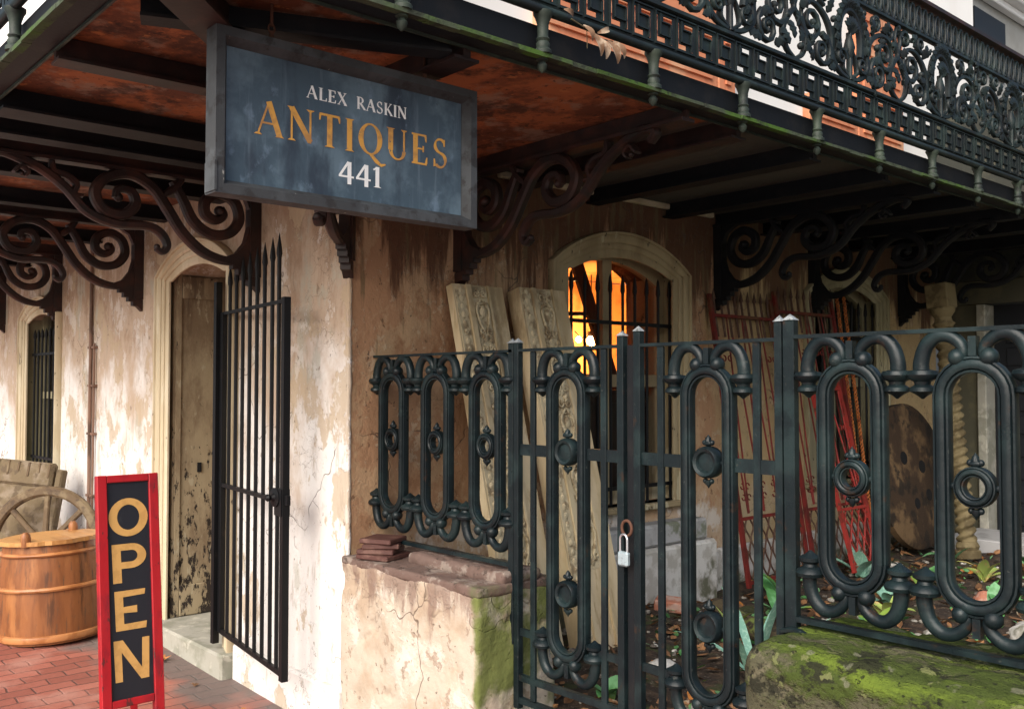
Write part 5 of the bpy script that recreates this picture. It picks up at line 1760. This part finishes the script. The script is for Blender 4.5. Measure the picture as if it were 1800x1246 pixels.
for k in range(4):
    mb.box(-.24, .24, -.2, -.18, .02 + k * .17, .16 + k * .17, bev=.004)
    mb.box(-.24, .24, .18, .2, .02 + k * .17, .16 + k * .17, bev=.004)
    mb.box(-.24, -.22, -.18, .18, .02 + k * .17, .16 + k * .17, bev=.004)
    mb.box(.22, .24, -.18, .18, .02 + k * .17, .16 + k * .17, bev=.004)
mb.build('slats', 'barrel_wood', cr, world=False)
mb = MB()
for sx in (-.215, .195):
    for sy in (-.175, .155):
        mb.box(sx, sx + .02, sy, sy + .02, 0, .70)
mb.build('corner_posts', 'weathered_wood', cr, world=False)

# conduits on the street wall
for (x, r_, z0, z1, lab) in ((-3.52, .013, .35, 2.62, 'thin brown conduit pipe running up the street wall, the taller of two'), (-3.44, .009, .30, 1.92, 'thinner shorter brown pipe on the street wall beside the tall conduit')):
    mb = MB()
    rnd = random.Random(int(r_ * 1000))
    pts_ = [(x + rnd.uniform(-.003, .003), -.018, z0 + (z1 - z0) * k / 12) for k in range(13)]
    mb.tube(pts_, r_, 8)
    o = mb.build('wall_pipe', 'conduit', smooth=40, loc=(x, 0, z0))
    tag(o, lab, 'pipe', 'pipes on the street wall')
    for z in (.8, 1.25, 1.6, 1.88):
        if z < z1:
            mb = MB()
            mb.box(x - .025, x + .025, -.034, 0.0, z, z + .018, bev=.002)
            mb.build('clip', 'conduit', o)

# ------------------------------------------------------------------ carved boards leaning on the garden wall
def carved_board(label, y0, y1, xt, zt, xb, zb, thick, seed, strip):
    # local: u across (y), v up along the board, n out of face
    base = V((xb, (y0 + y1) / 2, zb))
    top = V((xt, (y0 + y1) / 2, zt))
    t_ = thing('carved_board', label, 'board', base, 'carved boards leaning on the garden wall')
    vv = (top - base)
    Ln = vv.length
    vv.normalize()
    uu = V((0, 1, 0))
    nn = uu.cross(vv)
    if nn.x < 0:
        nn = -nn
    W_ = y1 - y0
    def P(u, v, n_=0.0):
        return base + uu * (u - W_ / 2) + vv * v + nn * n_
    mb = MB()
    def bx(mb, u0, u1, v0, v1, n0, n1):
        mb.hexa([P(u0, v0, n0), P(u1, v0, n0), P(u1, v1, n0), P(u0, v1, n0), P(u0, v0, n1), P(u1, v0, n1), P(u1, v1, n1), P(u0, v1, n1)])
    bx(mb, 0, W_, 0, Ln, -thick, 0)
    mb.build('plank', 'planed_wood', t_)
    a, b = strip
    mb = MB()
    bx(mb, a - .030, a, .02, Ln - .002, .0, .014)
    bx(mb, b, b + .014, .02, Ln - .002, .0, .014)
    mb.build('border_moulding', 'planed_wood', t_)
    mb = MB()
    rnd = random.Random(seed)
    bx(mb, a, b, .36 if seed == 1 else .42, Ln - .01, .0, .003)
    m = (a + b) / 2
    hw = (b - a) / 2
    v = Ln - .05
    q = 0
    def sp(cu, cv, r0, turns, st, dr):
        pts = []
        for i in range(11):
            t__ = i / 10
            an = st + dr * turns * 2 * pi * t__
            r = r0 * (1 - .75 * t__)
            pts.append(P(cu + cos(an) * r, cv + sin(an) * r, .010))
        mb.sweep(pts, nn, roundp(.009, .012))
    while v > .45:
        # a urn-like boss, scrolls, garland
        for s in (-1, 1):
            sp(m + s * hw * .48, v, hw * .42, 1.3, pi / 2, s)
            sp(m + s * hw * .45, v - .20, hw * .38, 1.2, -pi / 2, -s)
            mb.sweep(spline([P(m + s * .005, v - .03, .01), P(m + s * hw * .75, v - .08, .01), P(m + s * hw * .55, v - .15, .01), P(m + s * .008, v - .20, .01)], 4), nn, roundp(.010, .014))
            for k in range(4):
                c_ = P(m + s * rnd.uniform(.2, .8) * hw, v - rnd.uniform(.0, .26), .006)
                mb.ball(c_, rnd.uniform(.008, .014), .8, 1, 1.3, 7, 5)
        mb.ball(P(m, v - .10, .004), .022, .7, 1, 1.6, 10, 6)
        mb.ball(P(m, v - .23, .004), .014, .7, 1, 1.6, 8, 6)
        mb.sweep([P(m - hw * .6, v - .05, .008), P(m + hw * .6, v - .05, .008)], nn, roundp(.010, .012))
        v -= .29
    mb.build('relief', 'carved_wood', t_, smooth=40)
    mb = MB()
    rnd = random.Random(seed + 9)
    vv_ = Ln - .03
    if a > .06:
        bx(mb, .012, a - .036, .1, Ln - .03, .0, .003)
        while vv_ > .2:
            mb.ball(P((a - .024) / 2, vv_, .002), .014, .6, 1, 1.5, 7, 5)
            vv_ -= .045
        mb.build('side_relief', 'carved_wood', t_, smooth=40)
    else:
        mb.bm.free()
    return t_
carved_board('carved pale board leaning nearest the corner, urn relief between plain borders', 0.565, 0.895, 0.05, 2.115, 0.52, 0.30, .05, 1, (.11, .215))
carved_board('carved pale board leaning second from the corner with a thick plain left side', 0.965, 1.30, 0.10, 2.12, 0.58, 0.29, .095, 2, (.11, .225))

# ------------------------------------------------------------------ red grilles leaning in the garden
def red_grille(label, y0, y1, xt, zt, xb, zb, mat, seed, spikes=True, nst=4):
    base = V((xb, (y0 + y1) / 2, zb))
    t_ = thing('red_grille', label, 'iron grille', base, 'red iron grilles leaning on the garden wall')
    vv = V((xt, 0, zt)) - V((xb, 0, zb))
    Ln = vv.length
    vv.normalize()
    uu = V((0, 1, 0))
    nn = uu.cross(vv)
    W_ = y1 - y0
    def P(u, v, n_=0.0):
        return base + uu * (u - W_ / 2) + vv * v + nn * n_
    for u in (0, W_):
        mb = MB()
        mb.beam(P(u, 0), P(u, Ln), .03, .022, up=nn)
        mb.build('stile', mat, t_)
    mb = MB()
    for v in (.03, .42, Ln - .14):
        mb.beam(P(0.015, v), P(W_ - .015, v), .020, .026, up=nn)
    pieces(mb, 'cross_bar', mat, t_)
    mb = MB()
    k = nst
    for i in range(k):
        ua = W_ * (i + .5) / k
        h_ = W_ / k * .45
        mb.tube([P(ua - h_ * .9, Ln - .15), P(ua + h_ * .15, .45)], .006, 6)
        mb.tube([P(ua + h_ * .9, Ln - .15), P(ua + h_ * .25, .45)], .006, 6)
        for s in (-1, 1):
            for vc in (.55, .62, Ln - .42):
                pts = [P(ua + h_ * .2 + s * (.030 + .018 * cos(st)), vc + .018 * sin(st)) for st in [i2 * .6 * s for i2 in range(9)]]
                mb.sweep(pts, nn, roundp(.007, .008))
    mb.build('crossed_rods', mat, t_, smooth=40)
    mb = MB()
    for i in range(k * 2):
        ua = W_ * (i + .5) / (k * 2)
        h_ = W_ / (k * 2) * .5
        for s in (-1, 1):
            p = spline([P(ua, .05), P(ua + s * h_ * .9, .12), P(ua + s * h_ * .2, .20), P(ua + s * h_ * .9, .29), P(ua, .36), P(ua + s * h_ * .5, .41)], 5)
            mb.sweep(p, nn, roundp(.009, .010))
        mb.ball(P(ua, .21), .014, u=7, v=5)
    mb.build('lattice', 'brown_iron' if mat == 'red_iron' else mat, t_, smooth=40)
    if spikes:
        mb = MB()
        for i in range(k * 2 + 1):
            ua = W_ * (i + .5) / (k * 2 + 1)
            mb.tube([P(ua, Ln - .28), P(ua, Ln - .04)], .008, 6)
            mb.lathe(P(ua, Ln - .04), [(.008, 0), (.015, .015), (.010, .04), (.001, .08)], 6)
        mb.build('spike', 'brown_iron', t_, smooth=40)
red_grille('dark red scrollwork grille leaning nearest the lit window', 2.68, 3.36, 0.03, 2.20, 0.32, 0.36, 'red_iron', 1)
red_grille('dark red scrollwork grille in the middle of the three', 3.40, 4.14, 0.04, 2.26, 0.34, 0.36, 'red_iron', 2)
red_grille('bright red narrow grille leaning steeply in front of the dark window', 3.62, 3.98, 0.16, 1.72, 0.50, 0.36, 'bright_red_iron', 3, False, 2)
for (y, lab) in ((4.20, 'twisted orange rusty rod left of the dark window'), (4.30, 'twisted orange rusty rod nearer the dark window')):
    mb = MB()
    for ph in (0, pi):
        pts_ = [(.06 + (2.28 - z) * .12 + .009 * cos(z * 110 + ph), y + .009 * sin(z * 110 + ph), z) for z in [.40 + 1.88 * i / 260 for i in range(261)]]
        mb.tube(pts_, .006, 5)
    o = mb.build('twisted_rod', 'orange_rust', smooth=40, loc=(.2, y, .4))
    tag(o, lab, 'iron rod', 'twisted rods by the dark window')

# ------------------------------------------------------------------ column, slab disc
tc = thing('twisted_column', 'cream barley twist wooden column with a square capital leaning in the far corner', 'column', (0.66, 5.0, 0.32), rot=(0, radians(-5.2), 0))
mb = MB()
rings = []
NT, NA = 120, 18
for i in range(NT + 1):
    z = .12 + 1.62 * i / NT
    ring = []
    for k in range(NA):
        a_ = 2 * pi * k / NA
        r_ = .062 + .014 * cos(2 * a_ - z * 95)
        ring.append(mb.bm.verts.new((r_ * cos(a_), r_ * sin(a_), z)))
    rings.append(ring)
for i in range(NT):
    for k in range(NA):
        mb.bm.faces.new([rings[i][k], rings[i][(k + 1) % NA], rings[i + 1][(k + 1) % NA], rings[i + 1][k]])
mb.bm.faces.new(rings[0][::-1]); mb.bm.faces.new(rings[-1])
mb.build('shaft', 'old_column', tc, smooth=60, world=False)
mb = MB()
mb.lathe((0, 0, 0), [(.09, 0), (.09, .05), (.075, .06), (.085, .085), (.07, .12)], 18)
mb.build('base', 'old_column', tc, smooth=40, world=False)
mb = MB()
mb.lathe((0, 0, 1.74), [(.062, 0), (.085, .03), (.065, .05), (.06, .08), (.09, .12), (.095, .15)], 18)
mb.box(-.085, .085, -.085, .085, 1.89, 2.08, bev=.008)
mb.build('capital', 'old_column', tc, smooth=40, world=False)

dk_ = thing('wooden_disc', 'large round weathered brown wooden disc leaning upright behind the side fence', 'disc', (.36, 4.86, .36), rot=(0, radians(-9), 0))
mb = MB()
mb.lathe((0, 0, .56), [(.02, -.03), (.53, -.03), (.56, -.01), (.56, .04), (.53, .06), (.02, .06)], 40, axis='x')
dd = mb.build('face', 'brown_slab', dk_, smooth=40, world=False)
mb = MB()
for (y, z, s_) in ((.12, .62, .05), (.16, .40, .045), (-.15, .70, .05), (-.05, .35, .04)):
    mb.lathe((.058, y, z), [(.001, 0), (s_, .001), (s_, .006), (.001, .006)], 12, axis='x')
bmesh.ops.rotate(mb.bm, verts=mb.bm.verts[:], cent=(0, 0, 0), matrix=Matrix.Rotation(radians(-9), 3, 'Y'))
bmesh.ops.translate(mb.bm, verts=mb.bm.verts[:], vec=V((.36, 4.86, .36)))
for h_ in pieces(mb, 'hole', 'black_void', None):
    h_.data.transform(Matrix.Rotation(radians(9), 4, 'Y') @ Matrix.Translation((-.36, -4.86, -.36)))
    h_.parent = dk_

# ------------------------------------------------------------------ garden plants and litter
def leaf_blade(mb, base, ang, tilt, ln, wd, droop, seg=7):
    d = V((cos(ang), sin(ang), 0))
    s = V((-sin(ang), cos(ang), 0))
    p = V(base)
    el = tilt
    rowL, rowR, rowM = [], [], []
    for i in range(seg + 1):
        t_ = i / seg
        w_ = wd * (sin(pi * min(1, .12 + .88 * t_)) ** .8) * .5 if t_ < 1 else .0005
        rowL.append(mb.bm.verts.new(p + s * w_ + V((0, 0, w_ * .35))))
        rowM.append(mb.bm.verts.new(p))
        rowR.append(mb.bm.verts.new(p - s * w_ + V((0, 0, w_ * .35))))
        el -= droop / seg
        p = p + (d * cos(el) + V((0, 0, sin(el)))) * (ln / seg)
    for i in range(seg):
        mb.bm.faces.new([rowL[i], rowM[i], rowM[i + 1], rowL[i + 1]])
        mb.bm.faces.new([rowM[i], rowR[i], rowR[i + 1], rowM[i + 1]])
rnd = random.Random(11)
plants = [
    (.50, 3.70, 5, .30, .105, 'leaf_silver', 'broad silvery leaf plant at the foot of the red grilles'),
    (.62, 4.75, 4, .26, .08, 'leaf_green', 'green broad leaf plant near the twisted column'),
    (1.10, 4.20, 6, .30, .07, 'leaf_yellow', 'yellowing leaf plant behind the far right oval'),
    (1.25, 4.60, 6, .26, .06, 'leaf_green', 'narrow bright green tuft behind the yellowing plant'),
    (.55, 2.65, 5, .30, .10, 'leaf_green', 'broad green leaf plant seen between the bars of the right gate leaf'),
    (1.02, 3.05, 5, .22, .10, 'leaf_silver', 'pale green low plant behind the fence end post'),
    (.86, 1.75, 7, .24, .035, 'leaf_yellow', 'yellow green tuft low behind the right gate leaf'),
    (1.30, 1.30, 6, .62, .035, 'leaf_silver', 'long bluish blade leaves beside the mossy wall'),
    (1.10, .55, 5, .14, .07, 'leaf_green', 'tiny bright green sprout at the foot of the left gate leaf'),
    (1.55, 3.30, 5, .20, .09, 'leaf_green', 'low green plant just behind the mossy wall'),
    (1.38, 2.25, 5, .22, .08, 'leaf_green', 'short green plant behind the gate post'),
    (.80, 2.30, 5, .26, .085, 'leaf_green', 'upright green leaves just left of the fence end post, behind the gate'),
    (1.65, 3.9, 6, .30, .09, 'leaf_green', 'tall green leaf clump at the far right behind the fence'),
    (1.95, 3.1, 5, .24, .10, 'leaf_silver', 'pale broad leaves at the right edge behind the low horns'),
    (.95, 3.6, 5, .24, .07, 'leaf_green', 'mid green plant in the middle of the garden soil'),
    (1.18, 2.75, 5, .20, .08, 'leaf_yellow', 'yellowish low plant close behind the first right oval'),
]
for (x, y, n_, ln, wd, mt_, lab) in plants:
    t_ = thing('broadleaf_plant', lab, 'plant', (x, y, garden_z(x, y)), 'small plants in the garden')
    a0 = rnd.uniform(0, 6)
    for k in range(n_):
        mb = MB()
        leaf_blade(mb, (x + rnd.uniform(-.02, .02), y + rnd.uniform(-.02, .02), garden_z(x, y)), a0 + k * 2.4, rnd.uniform(.8, 1.45), ln * rnd.uniform(.7, 1.1), wd * rnd.uniform(.8, 1.15), rnd.uniform(.3, 1.5))
        mb.build('leaf', mt_, t_, smooth=60)

def litter(name, mat, n_, region, size, seed, zf, extra=0.0):
    mb = MB()
    r = random.Random(seed)
    for _ in range(n_):
        x = r.uniform(region[0], region[1]); y = r.uniform(region[2], region[3])
        z = zf(x, y) + .006 + r.uniform(0, extra)
        s_ = r.uniform(*size)
        M_ = Matrix.Translation((x, y, z)) @ Matrix.Rotation(r.uniform(0, 6.3), 4, 'Z') @ Matrix.Rotation(r.gauss(0, .45), 4, 'X') @ Matrix.Rotation(r.gauss(0, .45), 4, 'Y')
        c = r.uniform(-.3, .5)
        pts_ = [(-1, 0, 0), (-.45, .42, c * .3), (.2, .45, c * .35), (1, 0, c * .2), (.2, -.45, c * .35), (-.45, -.42, c * .3)]
        vs = [mb.bm.verts.new(M_ @ V((a * s_, b * s_, q * s_))) for a, b, q in pts_]
        m0 = mb.bm.verts.new(M_ @ V((0, 0, -.05 * s_)))
        for i in range(6):
            mb.bm.faces.new([vs[i], vs[(i + 1) % 6], m0])
    o = mb.build(name, mat)
    tag(o, kind='stuff')
    return o
o = litter('leaf_litter', 'dry_leaf', 2600, (0.05, 4.6, 0.25, 6.0), (.018, .052), 3, garden_z, .012)
tag(o, 'brown dry leaves lying all over the garden soil', 'leaf litter')
o = litter('small_ground_cover', 'leaf_green', 900, (0.3, 4.6, 0.4, 5.6), (.012, .034), 13, garden_z, .02)
tag(o, 'tiny green weeds scattered among the fallen leaves', 'weeds')
mb = MB()
r = random.Random(6)
for _ in range(900):
    x = r.uniform(.1, 4.2); y = r.uniform(.3, 5.8)
    s_ = r.uniform(.006, .022)
    mb.ball((x, y, garden_z(x, y) + s_ * .3), s_, r.uniform(.8, 1.4), r.uniform(.8, 1.4), r.uniform(.5, .8), 6, 4)
o = mb.build('pebbles', 'pebble', smooth=60)
tag(o, 'small pebbles and grit scattered over the garden soil', 'pebbles', kind='stuff')

def rock(x, y, s_, mat, lab, seed, sq=(1, 1, .55), name='garden_stone'):
    mb = MB()
    r = random.Random(seed)
    bmesh.ops.create_icosphere(mb.bm, subdivisions=3, radius=s_)
    ph = [r.uniform(0, 6) for _ in range(6)]
    for v in mb.bm.verts:
        c = v.co.normalized()
        k = 1 + .12 * sin(3 * c.x + ph[0]) + .10 * sin(4 * c.y + ph[1]) + .08 * sin(5 * c.z + ph[2]) + .04 * sin(11 * c.x + 9 * c.y + ph[3])
        v.co = V((c.x * sq[0], c.y * sq[1], c.z * sq[2])) * s_ * k
    o = mb.build(name, mat, smooth=50, world=False)
    o.location = (x, y, garden_z(x, y) + s_ * sq[2] * .5)
    tag(o, lab, 'stone', 'stones lying in the garden')
rock(1.95, 2.75, .15, 'white_stone', 'largest pale stone behind the low horns of the side fence', 1)
rock(2.30, 3.0, .12, 'white_stone', 'pale rounded stone at the right edge behind the fence', 2)
rock(1.55, 2.55, .09, 'white_stone', 'small whitish stone close behind the mossy wall', 3)
rock(1.35, 3.60, .07, 'pink_brick', 'small pinkish stone seen low inside the far right oval', 4)
rock(.50, 4.2, .05, 'white_stone', 'tiny white stone near the dark window base', 5)
rock(.98, 1.05, .07, 'white_stone', 'small pale stone seen between the gate leaves', 6)
rock(1.45, .75, .07, 'white_stone', 'pale stone at the foot of the right gate leaf', 7)
mb = MB(); mb.box(-.11, .11, -.055, .055, 0, .065, mat=Matrix.Rotation(.5, 4, 'Z'), bev=.008)
o = mb.build('loose_brick', 'pink_brick', world=False); o.location = (.30, 1.98, .33); o.rotation_euler = (.1, .12, 0)
tag(o, 'loose pinkish brick lying by the window ledge behind the gate', 'brick')
mb = MB()
p_ = [(.62, 1.95, .40), (.85, 1.80, .40), (1.10, 1.72, .39), (1.30, 1.55, .39), (1.52, 1.50, .37)]
mb.tube(spline(p_, 5), [.055 + .008 * sin(i * 1.7) for i in range(21)], 12)
o = mb.build('fallen_log', 'log_bark', smooth=50, loc=(1.0, 1.7, .35)); tag(o, 'mossy fallen log lying behind the gate', 'log')

# leaves on the sidewalk
def side_leaf(x, y, s_, lab, seed):
    mb = MB()
    r = random.Random(seed)
    n_ = 11
    ctr = mb.bm.verts.new((0, 0, .012))
    vs = []
    for i in range(n_):
        a = 2 * pi * i / n_
        k = s_ * (1.0 if i % 2 == 0 else .55) * r.uniform(.75, 1.1)
        vs.append(mb.bm.verts.new((k * cos(a), k * sin(a), .004 + r.uniform(0, .5) * s_)))
    for i in range(n_):
        mb.bm.faces.new([ctr, vs[i], vs[(i + 1) % n_]])
    o = mb.build('fallen_leaf', 'dry_leaf' if seed % 2 else 'leaf_orange', world=False)
    o.location = (x, y, ground_z(x, y) + .003)
    tag(o, lab, 'leaf', 'fallen leaves on the sidewalk')
M['leaf_orange'] = material('leaf_orange', (0.42, 0.17, 0.05, 1), [dict(color=(0.5, 0.28, 0.12, 1), scale=14, lo=0.5, hi=0.6)], rough=.7)
for (x, y, s_, lab, sd_) in ((-1.62, -.22, .060, 'large curled orange leaf by the doorstep', 2), (-1.45, -.47, .035, 'small pale orange leaf next to the foot of the open sign', 4), (-1.95, -.22, .022, 'small dark brown leaf against the doorstep', 5), (-1.10, -.24, .026, 'dark curled leaf by the wall under the iron door', 7), (-1.30, -.36, .014, 'tiny leaf crumb on the grey bricks', 9), (-.62, -.20, .016, 'tiny pale leaf near the wall base at the corner', 10), (-1.75, -.34, .018, 'small brown leaf left of the large orange leaf', 11)):
    side_leaf(x, y, s_, lab, sd_)

# dried sprig caught on the balcony edge
ds = thing('dried_sprig', 'dried twig of brown leaves caught under the balcony rail', 'dry leaves', (1.56, .02, 2.82))
mb = MB()
mb.tube(spline([(1.555, -.10, 2.835), (1.565, -.04, 2.815), (1.56, .03, 2.80), (1.56, .10, 2.805)], 4), .0025, 6)
mb.tube([(1.56, -.03, 2.81), (1.56, -.028, 2.75)], .0015, 6)
mb.build('twig', 'log_bark', ds)
M['sprig_leaf'] = material('sprig_leaf', (0.20, 0.115, 0.065, 1), [dict(color=(0.40, 0.30, 0.21, 1), scale=20, lo=0.45, hi=0.6)], rough=.6)
for (y, z, an, ln, wd, al) in ((-.10, 2.835, 2.9, .055, .022, 0), (-.05, 2.825, -1.0, .06, .026, 0), (-.01, 2.81, -1.15, .085, .034, 0), (.03, 2.80, -1.3, .075, .036, 0), (.07, 2.80, -1.1, .085, .038, 0), (.10, 2.805, -.9, .07, .03, 0), (.02, 2.815, .4, .05, .02, 0)):
    mb = MB()
    d = V((0, cos(an), sin(an))); s = V((0, -sin(an), cos(an))); c = V((1.562, y, z)); n_ = V((1, 0, 0))
    L1, M1, R1 = [], [], []
    for i in range(7):
        t_ = i / 6
        w_ = wd * .5 * sin(pi * min(.98, .06 + .9 * t_)) ** .8
        q = c + d * ln * t_ + n_ * (.02 * sin(t_ * 2.5))
        L1.append(mb.bm.verts.new(q + s * w_ + n_ * w_ * .5)); M1.append(mb.bm.verts.new(q)); R1.append(mb.bm.verts.new(q - s * w_ + n_ * w_ * .5))
    for i in range(6):
        mb.bm.faces.new([L1[i], M1[i], M1[i + 1], L1[i + 1]]); mb.bm.faces.new([M1[i], R1[i], R1[i + 1], M1[i + 1]])
    mb.build('leaf', 'sprig_leaf', ds, smooth=60)
